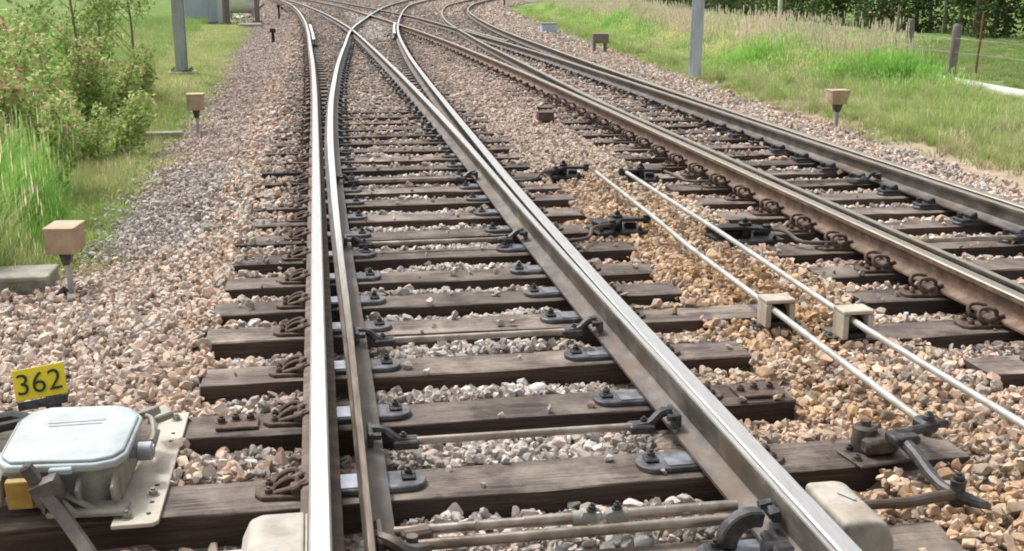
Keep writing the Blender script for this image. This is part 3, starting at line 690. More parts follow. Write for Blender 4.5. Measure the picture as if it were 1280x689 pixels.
# ------------------------------------------------------------------ grass
def tuft(name, nb, h, spread, wid, lean=.5, seed=0, heads=0, hw=1.0):
    rs = random.Random(seed); bm = BM(); cl = bm.verts.layers.float_color.new('grad')
    for i in range(nb):
        a = rs.uniform(0, 6.28); r = spread * math.sqrt(rs.random()); bx, by = r * math.cos(a), r * math.sin(a)
        L = h * rs.uniform(.55, 1.0); d = rs.uniform(0, 6.28); ln = lean * rs.uniform(.15, 1) * L; ca, sa = math.cos(d), math.sin(d)
        wa = rs.uniform(0, 3.14); wx, wy = math.cos(wa) * wid / 2, math.sin(wa) * wid / 2; pv = None
        hd = rs.random() < heads; seg = 4; tone = rs.uniform(.75, 1.2)
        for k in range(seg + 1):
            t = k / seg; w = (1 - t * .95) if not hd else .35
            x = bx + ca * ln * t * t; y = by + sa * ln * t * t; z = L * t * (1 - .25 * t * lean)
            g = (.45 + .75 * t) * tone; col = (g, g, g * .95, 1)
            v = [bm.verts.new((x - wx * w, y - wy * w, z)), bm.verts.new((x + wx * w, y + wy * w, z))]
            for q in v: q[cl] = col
            if pv: bm.faces.new((pv[0], pv[1], v[1], v[0]))
            pv = v
        if hd:
            for q in range(3):
                t0 = z + q * .03 * (h / .8); ww = wid * (1.3 - .3 * q) * hw; ang = wa + q
                c2 = (1.75, 1.5, 2.2, 1); dx, dy = math.cos(ang) * ww, math.sin(ang) * ww
                vs = [bm.verts.new(p) for p in ((x, y, t0 - .03), (x + dx, y + dy, t0 + .015), (x, y, t0 + .06), (x - dx, y - dy, t0 + .015))]
                for s_ in vs: s_[cl] = c2
                bm.faces.new(vs)
    return mesh_from(name, bm, M['grass'], None)
def coll_of(prefix, specs):
    c = bpy.data.collections.new(prefix)
    for i, s in enumerate(specs): source(c, '%s%02d' % (prefix, i), tuft('tuft', *s[:4], **s[4]))
    return c
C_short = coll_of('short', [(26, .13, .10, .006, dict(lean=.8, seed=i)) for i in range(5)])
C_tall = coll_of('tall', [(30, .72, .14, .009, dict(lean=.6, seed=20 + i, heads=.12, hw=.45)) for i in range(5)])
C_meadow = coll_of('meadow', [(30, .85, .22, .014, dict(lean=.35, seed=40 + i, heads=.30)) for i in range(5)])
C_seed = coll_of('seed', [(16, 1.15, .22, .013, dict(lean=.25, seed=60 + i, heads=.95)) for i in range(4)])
def grass(name, label, n, xr_, yr_, keepf, coll, nv, smin, smax, cols, near=2.0, sf=None, mot=.18):
    X = rng.uniform(*xr_, n); Y = rng.uniform(*yr_, n); k = keepf(X, Y); X, Y = X[k], Y[k]
    P = np.stack([X, Y, np.full(len(X), -.39)], 1); k = inview(P, .15, near) | inview(P + np.array([0, 0, .8]), .15, near); P = P[k]; n = len(P)
    cols = np.array(cols); m = (vnoise(P[:, 0], P[:, 1], .9, 2) * .5 + .5 + rng.normal(0, .22, n)); ci = np.clip((m * len(cols)).astype(int), 0, len(cols) - 1)
    T = cols[ci] * rng.uniform(.8, 1.2, (n, 1)); s = rng.uniform(smin, smax, n) * (1 + mot * vnoise(P[:, 0], P[:, 1], 1.3, 5))
    if sf is not None: s = s * sf(P[:, 0], P[:, 1])
    rot = np.zeros((n, 3)); rot[:, 2] = rng.uniform(0, 6.28, n)
    o = scatter(name, P, rot, np.stack([s, s, s], 1), rng.integers(0, nv, n), T, coll, M['grass']); print(name, n)
    return tag(o, label, 'grass', kind='stuff')
xl_ = lambda Y: np.interp(Y, XL_Y, XL_X); xr_ = lambda Y: np.interp(Y, XR_Y, XR_X)
GR = [(.22, .44, .09), (.30, .54, .11), (.42, .60, .18), (.62, .64, .34), (.72, .66, .44)]
YG = [(.40, .56, .16), (.50, .60, .22), (.64, .64, .34), (.54, .60, .24)]
RG = [(.40, .54, .16), (.54, .60, .26), (.70, .66, .42), (.46, .58, .18)]
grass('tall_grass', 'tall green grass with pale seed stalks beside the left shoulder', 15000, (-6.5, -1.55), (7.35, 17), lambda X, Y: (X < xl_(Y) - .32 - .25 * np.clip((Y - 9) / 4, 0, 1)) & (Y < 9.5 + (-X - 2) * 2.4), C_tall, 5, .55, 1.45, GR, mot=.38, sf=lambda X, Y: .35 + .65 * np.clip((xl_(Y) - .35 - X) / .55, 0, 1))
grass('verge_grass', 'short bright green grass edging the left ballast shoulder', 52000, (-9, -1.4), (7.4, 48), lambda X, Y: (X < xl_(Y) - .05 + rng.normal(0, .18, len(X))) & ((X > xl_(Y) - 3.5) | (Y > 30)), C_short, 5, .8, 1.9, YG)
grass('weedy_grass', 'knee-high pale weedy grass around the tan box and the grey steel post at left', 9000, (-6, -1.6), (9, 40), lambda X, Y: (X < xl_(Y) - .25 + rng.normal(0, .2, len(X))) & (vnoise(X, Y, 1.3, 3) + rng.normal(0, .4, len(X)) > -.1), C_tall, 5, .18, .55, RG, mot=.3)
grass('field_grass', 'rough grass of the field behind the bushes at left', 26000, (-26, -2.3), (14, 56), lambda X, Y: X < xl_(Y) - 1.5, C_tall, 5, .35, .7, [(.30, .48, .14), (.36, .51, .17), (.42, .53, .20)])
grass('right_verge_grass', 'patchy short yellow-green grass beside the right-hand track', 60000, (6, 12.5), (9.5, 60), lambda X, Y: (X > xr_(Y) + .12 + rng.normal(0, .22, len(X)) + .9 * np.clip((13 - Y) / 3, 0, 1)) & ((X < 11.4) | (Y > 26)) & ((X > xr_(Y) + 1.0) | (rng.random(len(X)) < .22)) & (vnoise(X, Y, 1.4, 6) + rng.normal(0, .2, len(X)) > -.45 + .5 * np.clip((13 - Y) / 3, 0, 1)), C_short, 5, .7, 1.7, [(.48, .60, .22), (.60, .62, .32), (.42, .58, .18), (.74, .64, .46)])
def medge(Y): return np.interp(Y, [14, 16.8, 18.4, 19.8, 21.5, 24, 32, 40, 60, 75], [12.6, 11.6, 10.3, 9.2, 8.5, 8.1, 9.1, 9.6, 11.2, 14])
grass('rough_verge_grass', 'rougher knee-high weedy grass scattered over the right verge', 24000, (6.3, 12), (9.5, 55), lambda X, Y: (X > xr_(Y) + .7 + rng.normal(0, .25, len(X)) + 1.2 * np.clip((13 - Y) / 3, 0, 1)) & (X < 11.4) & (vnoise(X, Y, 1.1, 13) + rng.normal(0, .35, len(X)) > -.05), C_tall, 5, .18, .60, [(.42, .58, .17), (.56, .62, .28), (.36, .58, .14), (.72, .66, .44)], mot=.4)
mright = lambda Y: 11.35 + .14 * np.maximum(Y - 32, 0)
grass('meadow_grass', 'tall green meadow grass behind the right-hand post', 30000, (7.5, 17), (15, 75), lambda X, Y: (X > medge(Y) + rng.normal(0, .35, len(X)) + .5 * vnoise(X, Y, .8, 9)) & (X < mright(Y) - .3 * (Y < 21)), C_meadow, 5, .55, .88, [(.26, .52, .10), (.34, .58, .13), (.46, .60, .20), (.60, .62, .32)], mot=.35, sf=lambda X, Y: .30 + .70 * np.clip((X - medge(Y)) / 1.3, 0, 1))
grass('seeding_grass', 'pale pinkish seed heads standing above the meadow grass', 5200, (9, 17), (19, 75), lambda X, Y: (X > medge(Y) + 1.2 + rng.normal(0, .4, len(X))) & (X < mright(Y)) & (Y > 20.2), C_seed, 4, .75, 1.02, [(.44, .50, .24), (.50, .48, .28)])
grass('far_field_grass', 'clipped green grass of the field beyond the white path', 16000, (12.6, 27), (14, 44), lambda X, Y: (X > 12.7 + .1 * np.maximum(Y - 22, 0)) & (Y < 34), C_short, 5, .8, 1.6, [(.30, .48, .14), (.40, .52, .20), (.46, .50, .24)])

# ------------------------------------------------------------------ stretcher bars and rods
def stretcher(y, x0, x1, z, label, bright=True):
    t = empty('stretcher_bar', ((x0 + x1) / 2, y, z), label, 'stretcher bar', 'stretcher bars tying the point blades together')
    b = BM(); cyl(b, (x0 + .10, y, z), (x1 - .10, y, z), .0165, n=12); obj('rod', b, M['rod'], t)
    for s, x in ((1, x0), (-1, x1)):
        b = BM()
        box(b, (x + s * .015, y, z + .035), (.022, .13, .055), bev=.004)
        tube(b, smoothpts([(x + s * .02, y + .02, z + .05), (x + s * .07, y + .01, z + .045), (x + s * .12, y - .005, z + .01), (x + s * .19, y, z)], 3), [.020] * 10, 8)
        box(b, (x + s * .15, y, z - .005), (.10, .075, .035), bev=.006)
        br = obj('bracket', b, M['darksteel'], t)
        b = BM()
        for dy in (-.04, .04): cyl(b, (x + s * .02, y + dy, z + .045), (x + s * .055, y + dy, z + .045), .016, n=6)
        hexbolt(b, (x + s * .14, y, z + .012), .015, .016); obj('nut', b, M['darksteel'], br)
ZR = -.125
stretcher(4.12, .125, 1.36, ZR, 'smooth bar across the near track behind the first broad sleeper')
stretcher(5.40, .12, 1.36, ZR, 'smooth bar across the near track, second from the bottom of the photo')
stretcher(7.52, .12, 1.36, ZR, 'smooth bar across the near track, third from the bottom of the photo')
stretcher(9.98, .12, 1.36, ZR, 'smooth bar across the near track, fourth from the bottom of the photo')
stretcher(7.00, 3.74, 4.85, ZR, 'smooth bar across the right-hand track at the right edge')
stretcher(9.32, 3.74, 4.83, ZR, 'smooth bar across the right-hand track, farther of its two')

# twin detector rods at the toe of the points
t = empty('detector_rod', (.75, 3.37, -.12), 'jointed upper rod with two white clamps between the blade toes', 'rod')
b = BM(); cyl(b, (.18, 3.372, -.12), (.62, 3.372, -.12), .017, n=12); cyl(b, (.60, 3.372, -.12), (.80, 3.372, -.12), .0205, n=12); cyl(b, (.90, 3.372, -.12), (1.33, 3.372, -.12), .021, n=12)
for x in (.44, 1.08, 1.2): cyl(b, (x, 3.372, -.12), (x + .012, 3.372, -.12), .0235, n=12)
obj('rod', b, M['rod'], t)
for x, r in ((.815, .3), (.90, -.25)):
    b = BM(); box(b, (x, 3.365, -.112), (.062, .044, .044), (0, r, .1), .016, seg=2); cyl(b, (x - .05 * (1 if r > 0 else -1), 3.37, -.12), (x, 3.37, -.12), .025, n=12)
    c_ = obj('clamp', b, M['concrete'], t); b = BM(); hexbolt(b, (x + .012, 3.355, -.087), .013, .012); obj('bolt', b, M['darksteel'], c_)
t = empty('detector_rod', (.75, 3.27, -.125), 'long plain lower rod running between the blade toes at the bottom', 'rod')
b = BM(); cyl(b, (.20, 3.285, -.128), (1.31, 3.285, -.122), .0185, n=14); obj('rod', b, M['rod'], t)
b = BM(); box(b, (1.33, 3.285, -.12), (.05, .05, .05), bev=.01); cyl(b, (1.29, 3.285, -.122), (1.36, 3.285, -.122), .026, n=12); obj('end_collar', b, M['darksteel'], t)
b = BM(); tube(b, smoothpts([(.115, 3.25, -.07), (.16, 3.20, -.065), (.21, 3.18, -.09), (.27, 3.24, -.12)], 4), .024, 8); box(b, (.13, 3.27, -.09), (.03, .16, .07), bev=.008)
cyl(b, (.12, 3.22, -.07), (.155, 3.22, -.07), .022, n=6); cyl(b, (.23, 3.27, -.15), (.23, 3.27, -.085), .02, n=10); box(b, (.25, 3.33, -.115), (.10, .05, .045), (0, 0, .2), .01); obj('bracket', b, M['rustgrey'], t)
# hooked lock arm below the right blade toe
t = empty('hooked_lock', (1.38, 3.12, -.1), 'black hooked lock arm bolted to the closed blade at the bottom edge', 'lock')
b = BM(); arc = [(1.30 + .11 * math.cos(a), -.15 + .12 * math.sin(a)) for a in [math.pi - k * math.pi * .62 / 10 for k in range(11)]]
inn = [(1.31 + .06 * math.cos(a), -.16 + .075 * math.sin(a)) for a in [math.pi - k * math.pi * .62 / 10 for k in range(11)]][::-1]
M4 = Matrix.Translation((0, 3.19, 0)) @ Euler((math.pi / 2, 0, 0)).to_matrix().to_4x4()
prism(b, [(x, z) for x, z in arc + inn], 0, .05, .006, M4=M4); obj('hook', b, M['darksteel'], t)
b = BM(); box(b, (1.375, 3.12, -.145), (.07, .14, .06), bev=.01); cyl(b, (1.32, 3.10, -.14), (1.40, 3.10, -.14), .03, n=12); box(b, (1.39, 3.22, -.07), (.03, .10, .04), bev=.006); obj('bracket', b, M['darksteel'], t)
b = BM(); cyl(b, (1.355, 3.24, -.058), (1.395, 3.24, -.05), .018, n=6); cyl(b, (1.36, 3.17, -.058), (1.395, 3.17, -.05), .016, n=6); obj('nut', b, M['darksteel'], t)

# long galvanised point rods
def long_rod(pts, r, label, ys_j):
    t = empty('point_rod', pts[0], label, 'rod', 'long pale point rods in the ballast between the tracks')
    b = BM(); tube(b, pts, r, 12); rr = obj('rod', b, M['galv'], t, 60)
    return t
ra = [(2.40, 9.82, -.075), (2.33, 7.75, -.065), (2.315, 6.9, -.082), (2.31, 5.6, -.088), (2.275, 4.5, -.075), (2.245, 3.80, -.058)]
rb = [(2.66, 9.75, -.075), (2.64, 8.3, -.068), (2.635, 7.3, -.065), (2.64, 6.0, -.084), (2.63, 5.1, -.088), (2.64, 3.8, -.075), (2.64, 2.3, -.070)]
long_rod(ra, .0165, 'pale rod ending at the crank in the bottom right, left one of the pair', [])
long_rod(rb, .0165, 'pale rod running off the right edge, right one of the pair', [])
def guide_box(x, y, label):
    t = empty('rod_guide', (x, y, ZS), label, 'guide box', 'rod guide boxes on the long timbers')
    b = BM(); w, d, h = .165, .13, .150; z0 = ZS + .002; zc = z0 + h
    box(b, (x, y, zc - .010), (w, d, .020), bev=.004)
    box(b, (x - w / 2 + .017, y, z0 + h / 2 - .011), (.030, d - .004, h - .024), bev=.003); box(b, (x + w / 2 - .017, y, z0 + h / 2 - .011), (.030, d - .004, h - .024), bev=.003)
    obj('casing', b, M['plategrey'], t)
    b = BM(); box(b, (x, y, z0 + .012), (w - .04, d - .03, .022), bev=.003)
    cyl(b, (x - .055, y + .01, z0 + .055), (x + .055, y + .01, z0 + .055), .036, n=16); box(b, (x, y + .035, z0 + .06), (w - .04, .02, .11), bev=.002)
    obj('roller', b, M['rubber'], t)
    b = BM(); 
    for s in (-1, 1): hexbolt(b, (x + s * .115, y + .01, z0), .012, .012)
    for s in (-1, 1): box(b, (x + s * .115, y + .01, z0 + .003), (.05, .09, .006), bev=.001)
    obj('foot', b, M['darksteel'], t)
guide_box(2.345, 5.53, 'pale open-fronted box guiding the left-hand pale rod')
guide_box(2.655, 5.27, 'pale open-fronted box guiding the right-hand pale rod')

def crank(x, y, z, label, arms, grp='black greasy cranks of the point rods', link_to=None, mat='oily', body=True, s=1.0, stones_z=-.19):
    t = empty('crank', (x, y, stones_z), label, 'crank', grp)
    b = BM()
    box(b, (x, y, stones_z + .012), (.34 * s, .26 * s, .024), (0, 0, .1), .006); box(b, (x - .09 * s, y + .04, stones_z + .045), (.10 * s, .12 * s, .06), (0, 0, .3), .01); box(b, (x + .10 * s, y + .06, stones_z + .035), (.08 * s, .10 * s, .05), (0, 0, -.2), .01)
    for q in ((-.13, -.09), (.13, -.09), (-.13, .10), (.14, .1)): hexbolt(b, (x + q[0] * s, y + q[1] * s, stones_z + .022), .015, .018)
    obj('base', b, M[mat], t)
    b = BM(); cyl(b, (x, y, stones_z + .02), (x, y, z + .035), .034 * s, n=16, bev=.004); hexbolt(b, (x, y, z + .033), .02, .02); obj('pivot', b, M[mat], t)
    b = BM()
    for (dx, dy) in arms:
        L = math.hypot(dx, dy); a = math.atan2(dy, dx)
        P = []
        for k in range(7): P.append((.045 * s * math.cos(math.pi / 2 + math.pi * k / 6), .045 * s * math.sin(math.pi / 2 + math.pi * k / 6)))
        for k in range(7): P.append((L + .030 * s * math.cos(-math.pi / 2 + math.pi * k / 6), .030 * s * math.sin(-math.pi / 2 + math.pi * k / 6)))
        prism(b, P, -.012, .012, .003, M4=Matrix.Translation((x, y, z + .001 * len(P) * (1 if dx > 0 else 1.3) * .1)) @ Matrix.Rotation(a, 4, 'Z'))
        cyl(b, (x + dx, y + dy, z - .03), (x + dx, y + dy, z + .034), .022 * s, n=10, bev=.003)
    obj('arm', b, M[mat], t)
    if link_to:
        b = BM(); tube(b, smoothpts(link_to, 4), .014, 8); cyl(b, Vector(link_to[-1]) - Vector((0, 0, .03)), Vector(link_to[-1]) + Vector((0, 0, .03)), .022, n=8); obj('link_rod', b, M['rustgrey'], t)
crank(2.20, 10.28, -.10, 'black crank beyond the pale rods with a bent link to the thick bright rail', [(.20, -.06), (-.10, -.14)], link_to=[(2.10, 10.14, -.10), (1.95, 10.02, -.10), (1.84, 9.86, -.13), (1.62, 9.84, -.135)])
crank(2.86, 10.0, -.10, 'black crank beyond the pale rods with a bent link to the brown-sided rail', [(-.20, -.06), (.20, -.06)], link_to=[(3.05, 9.94, -.10), (3.12, 9.72, -.12), (3.18, 9.60, -.14), (3.42, 9.58, -.145)])
crank(2.10, 7.92, -.10, 'black crank right of the thick bright rail with a curved link to the left', [(.21, -.03), (-.08, -.17)], link_to=[(2.02, 7.75, -.10), (1.86, 7.66, -.10), (1.78, 7.50, -.135), (1.58, 7.46, -.14)], s=1.1)
crank(2.92, 7.52, -.10, 'black crank beside the right-hand pale rod with a bent link to the brown-sided rail', [(-.26, -.02), (.12, -.10)], link_to=[(3.04, 7.42, -.10), (3.14, 7.34, -.10), (3.20, 7.16, -.14), (3.46, 7.13, -.145)], s=1.35)
# the big crank in the bottom right corner
t = empty('bell_crank', (2.12, 3.72, ZS), 'large grey bell crank at the bottom right where a pale rod ends', 'crank')
b = BM(); box(b, (2.06, 3.81, ZS + .008), (.25, .17, .014), (0, 0, .15), .005)
prism(b, [(-.07, -.06), (.06, -.06), (.07, .02), (.03, .09), (-.03, .10), (-.075, .05)], 0, .065, .014, M4=Matrix.Translation((2.07, 3.83, ZS + .02)))
cyl(b, (2.03, 3.86, ZS + .01), (2.03, 3.86, ZS + .115), .052, .046, n=18, bev=.008); cyl(b, (2.03, 3.86, ZS + .115), (2.03, 3.86, ZS + .135), .02, n=6)
for q in ((1.96, 3.77), (1.97, 3.86), (2.16, 3.86)): hexbolt(b, (q[0], q[1], ZS + .014), .014, .014)
obj('base', b, M['greasybrown'], t)
b = BM()
prism(b, [(-.055, -.05), (.05, -.05), (.06, .03), (.0, .06), (-.06, .03)], -.018, .018, .008, M4=Matrix.Translation((2.12, 3.74, -.078)))
tube(b, smoothpts([(2.11, 3.76, -.075), (2.17, 3.76, -.065), (2.23, 3.77, -.058), (2.27, 3.79, -.055)], 3), [.022, .022, .021, .020, .019, .019, .019, .019, .020, .021], 10)
tube(b, smoothpts([(2.12, 3.76, -.085), (2.115, 3.62, -.10), (2.105, 3.50, -.12), (2.11, 3.42, -.135), (2.13, 3.36, -.135)], 3), [.027, .026, .025, .024, .023, .022, .022, .021, .021, .021, .021, .022, .024], 10)
obj('arm', b, M['darksteel'], t)
b = BM(); cyl(b, (2.25, 3.79, -.10), (2.25, 3.79, -.015), .020, n=10, bev=.003); box(b, (2.245, 3.80, -.058), (.07, .09, .05), (0, 0, .1), .012); hexbolt(b, (2.25, 3.79, -.030), .017, .016)
box(b, (2.30, 3.79, -.055), (.07, .04, .03), (0, .1, .3), .01); obj('clevis', b, M['darksteel'], t)
b = BM(); cyl(b, (2.13, 3.36, -.18), (2.13, 3.36, -.08), .026, n=12, bev=.004); hexbolt(b, (2.13, 3.36, -.085), .020, .018)
tube(b, smoothpts([(2.13, 3.35, -.135), (2.17, 3.31, -.145), (2.21, 3.28, -.15)], 3), [.025, .024, .023, .020, .018, .014, .009], 8); obj('pin', b, M['darksteel'], t)
b = BM(); tube(b, [(1.62, 3.30, -.115), (1.86, 3.31, -.125)], .017, 10, caps=True); tube(b, smoothpts([(1.86, 3.31, -.125), (1.93, 3.315, -.127), (2.03, 3.34, -.130), (2.13, 3.36, -.135)], 3), [.018, .020, .020, .020, .020, .021, .021, .021, .021, .021], 10); obj('link_rod', b, M['rustgrey'], t)

# pale lock covers either side
def lock_cover(x, y0, y1, w, h, label, flip):
    t = empty('lock_cover', (x, (y0 + y1) / 2, -.2), label, 'cover'); b = BM(); top = -.018
    prof = [(-w / 2, -h), (-w / 2, -.075), (-w / 2 + .028, -.015), (-w / 2 + .065, 0), (w / 2, 0), (w / 2, -h)]
    if flip: prof = [(-a, z) for a, z in prof][::-1]
    L = y1 - y0
    prism(b, prof, 0, L, .010 if not flip else .020, M4=Matrix.Translation((x, y1, top)) @ Euler((math.pi / 2, 0, 0)).to_matrix().to_4x4(), seg=4)
    obj('shell', b, M['castbeige'], t, 50)
    b = BM(); box(b, (x + (.01 if not flip else 0), (y0 + y1) / 2 + .02, top + .0045), (.014, .11 if not flip else .07, .003), (0, 0, 0 if not flip else .5), .001)
    obj('maker_plate', b, M['engrave'], t)
    b = BM(); 
    if not flip: box(b, (x + w / 2 + .006, (y0 + y1) / 2, top - h / 2 - .006), (.008, L - .01, h), bev=.002)
    else: box(b, (x, (y0 + y1) / 2, top - h + .006), (w + .05, L + .03, .012), bev=.002)
    obj('flange', b, M['castbeige'], t)
lock_cover(-.195, 2.72, 3.36, .195, .17, 'pale beige rounded cover left of the white-topped rail at the bottom', False)
lock_cover(1.625, 3.00, 3.31, .175, .20, 'pale beige rounded cover right of the thick bright rail at the bottom', True)

# ------------------------------------------------------------------ point machine
T0 = (-.92, 4.05, ZS)
pm = empty('point_machine', T0, 'pale grey lidded point machine bolted to two timbers left of the track', 'point machine')
zt = .022
lid = [(-1.135, 3.86), (-1.09, 3.80), (-.80, 3.775), (-.735, 3.80), (-.705, 3.86), (-.700, 4.20), (-.745, 4.29), (-.80, 4.325), (-1.06, 4.345), (-1.125, 4.30), (-1.15, 4.22)]
def inset(P, k):
    cx = sum(p[0] for p in P) / len(P); cy = sum(p[1] for p in P) / len(P)
    return [(cx + (x - cx) * (1 - k), cy + (y - cy) * (1 - k)) for x, y in P]
b = BM(); prism(b, lid, zt - .040, zt - .012, .008, seg=2); prism(b, inset(lid, .06), zt - .013, zt, .010, seg=3)
ld = obj('lid', b, M['lidgrey'], pm, 45)
b = BM(); box(b, (-.925, 4.16, zt + .001), (.20, .022, .003), (0, 0, .03), .001); box(b, (-.925, 4.125, zt + .001), (.185, .012, .003), (0, 0, .03), .001); obj('raised_lettering', b, M['engrave'], ld)
b = BM(); box(b, (-.91, 3.772, zt - .028), (.075, .022, .022), bev=.004); obj('latch', b, M['lidgrey'], ld)
b = BM(); body = [(-1.10, 3.84), (-.80, 3.81), (-.73, 3.86), (-.725, 4.20), (-.80, 4.30), (-1.09, 4.31)]
prism(b, body, -.165, zt - .041, .010, seg=2)
prism(b, inset(body, -.05), zt - .060, zt - .042, .004)          # rim below the lid
for q, (x, a) in enumerate(((-.98, .0), (-.86, .0), (-.745, .0))): box(b, (x, 3.80, -.105), (.016, .075, .115), (R(24), 0, a), .005)
# gussets splaying down towards the foot
for (p0, p1, h) in (((-1.00, 3.80), (-.80, 3.755), .02), ((-.99, 3.79), (-.86, 3.73), .02)):
    tube(b, [(p0[0], p0[1], -.07), ((p0[0] + p1[0]) / 2, (p0[1] + p1[1]) / 2, -.10), (p1[0], p1[1], -.155)], .012, 6)
box(b, (-.83, 3.77, -.150), (.26, .10, .020), (0, 0, -.08), .006)
obj('housing', b, M['casting'], pm, 40)
b = BM(); prism(b, [(-.745, 3.665), (-.61, 3.665), (-.592, 3.685), (-.592, 4.69), (-.70, 4.69), (-.705, 4.3), (-.745, 4.0)], ZS + .003, ZS + .017, .002)
pl = obj('mounting_plate', b, M['plategrey'], pm)
b = BM()
for y in (3.74, 3.83, 3.97, 4.38, 4.46): cyl(b, (-.632, y, ZS + .0165), (-.632, y, ZS + .019), .0085, n=10)
obj('hole_ring', b, M['ink'], pl)
for (x, y) in ((-.635, 3.89), (-.635, 4.61), (-.70, 3.72)):
    b = BM(); hexbolt(b, (x, y, ZS + .016), .016, .016); obj('bolt', b, M['casting'], pl)
b = BM(); cyl(b, (-.70, 4.02, -.055), (-.645, 4.02, -.055), .034, n=18, bev=.005); cyl(b, (-.725, 4.02, -.055), (-.69, 4.02, -.055), .024, n=14); cyl(b, (-.646, 4.02, -.055), (-.640, 4.02, -.055), .024, n=14); obj('crank_socket', b, M['postgrey'], pm)
b = BM(); tube(b, smoothpts([(-.70, 4.26, -.01), (-.675, 4.24, -.02), (-.66, 4.16, -.05), (-.665, 4.12, -.06)], 4), .010, 8); box(b, (-.668, 4.18, -.085), (.03, .13, .06), (0, .3, 0), .006); obj('hasp', b, M['casting'], pm)
b = BM(); box(b, (-1.045, 3.765, -.075), (.080, .03, .105), (R(8), 0, 0), .003); obj('label_plate', b, M['orange'], pm)
b = BM(); box(b, (-1.17, 3.86, -.09), (.11, .15, .10), (0, 0, .1), .02, seg=2); cyl(b, (-1.32, 4.0, -.055), (-1.13, 4.0, -.055), .035, n=14); obj('motor_casing', b, M['casting'], pm)
b = BM()
tube(b, [(-1.06, 4.34, -.06), (-1.22, 4.45, -.06), (-1.4, 4.42, -.07)], .03, 10); tube(b, [(-1.12, 4.30, -.02), (-1.3, 4.30, -.05), (-1.45, 4.2, -.08)], .02, 8)
obj('cable_gland', b, M['rubber'], pm)
b = BM(); box(b, (-.70, 4.31, -.02), (.10, .05, .035), (0, -.4, -.6), .006); box(b, (-.66, 4.40, -.06), (.07, .10, .03), (0, -.2, .4), .006); obj('hinge', b, M['casting'], pm)
b = BM()
box(b, (-.945, 3.73, -.055), (.095, .075, .085), (0, R(-22), 0), .014, seg=2); box(b, (-.995, 3.735, .005), (.038, .045, .075), (0, R(-28), 0), .008)
tube(b, [(-.95, 3.72, -.06), (-.885, 3.66, -.125), (-.80, 3.56, -.20), (-.775, 3.52, -.23)], [.030, .029, .028, .028], 4)
obj('hand_lever', b, M['rustgrey'], pm)
# drive rod from the machine to the left cover
t = empty('drive_rod', (-.6, 3.33, -.16), 'brown drive rod running from below the point machine to the left beige cover', 'rod')
b = BM(); cyl(b, (-.64, 3.335, -.150), (-.28, 3.33, -.140), .022, n=12); cyl(b, (-1.5, 3.36, -.17), (-.95, 3.36, -.17), .02, n=12); obj('rod', b, M['rod'], t)
b = BM(); tube(b, smoothpts([(-.98, 3.36, -.175), (-.86, 3.35, -.17), (-.74, 3.345, -.165), (-.60, 3.335, -.16)], 4), [.020] * 5 + [.026] * 4 + [.028] * 4, 8); box(b, (-.72, 3.35, -.155), (.13, .05, .04), bev=.01); hexbolt(b, (-.75, 3.35, -.138), .015, .015); obj('jaw', b, M['rustgrey'], t)

# number plate 362
sg = empty('number_sign', (-1.135, 4.53, -.2), 'small yellow plate numbered 362 behind the point machine', 'sign')
Ms = Matrix.Translation((-1.135, 4.53, .055)) @ Euler((R(-24), 0, 0)).to_matrix().to_4x4() @ Matrix.Rotation(R(-8), 4, 'Y')
b = BM(); prism(b, [(-.098, -.062), (.098, -.062), (.098, .062), (-.098, .062)], -.004, 0, .001, M4=Ms @ Euler((math.pi / 2, 0, 0)).to_matrix().to_4x4()); obj('plate', b, M['yellow'], sg)
cu = bpy.data.curves.new('362', 'FONT'); cu.body = '362'; cu.size = .118; cu.align_x = 'CENTER'; cu.align_y = 'CENTER'; cu.extrude = .0006; cu.offset = -.0005; cu.space_character = 1.02
to = bpy.data.objects.new('tmp', cu); COL.objects.link(to); bpy.context.view_layer.update()
me = bpy.data.meshes.new_from_object(to.evaluated_get(bpy.context.evaluated_depsgraph_get())); bpy.data.objects.remove(to)
b = BM(); b.from_mesh(me); bpy.data.meshes.remove(me)
bmesh.ops.translate(b, verts=b.verts, vec=-Vector(((max(v.co.x for v in b.verts) + min(v.co.x for v in b.verts)) / 2, (max(v.co.y for v in b.verts) + min(v.co.y for v in b.verts)) / 2, 0)))
b.transform(Ms @ Matrix.Translation((0, -.0016, 0)) @ Euler((math.pi / 2, 0, 0)).to_matrix().to_4x4() @ Matrix.Translation((0, 0, .0038)) )
obj('digits', b, M['ink'], sg, None)
b = BM(); prism(b, [(-.094, -.10), (.092, -.10), (.098, -.066), (-.094, -.066)], -.006, 0, .001, M4=Ms @ Matrix.Translation((0, .003, 0)) @ Euler((math.pi / 2, 0, 0)).to_matrix().to_4x4()); box(b, (-1.10, 4.56, -.10), (.06, .012, .22), (R(-15), 0, 0), .002); obj('bracket', b, M['darksteel'], sg)

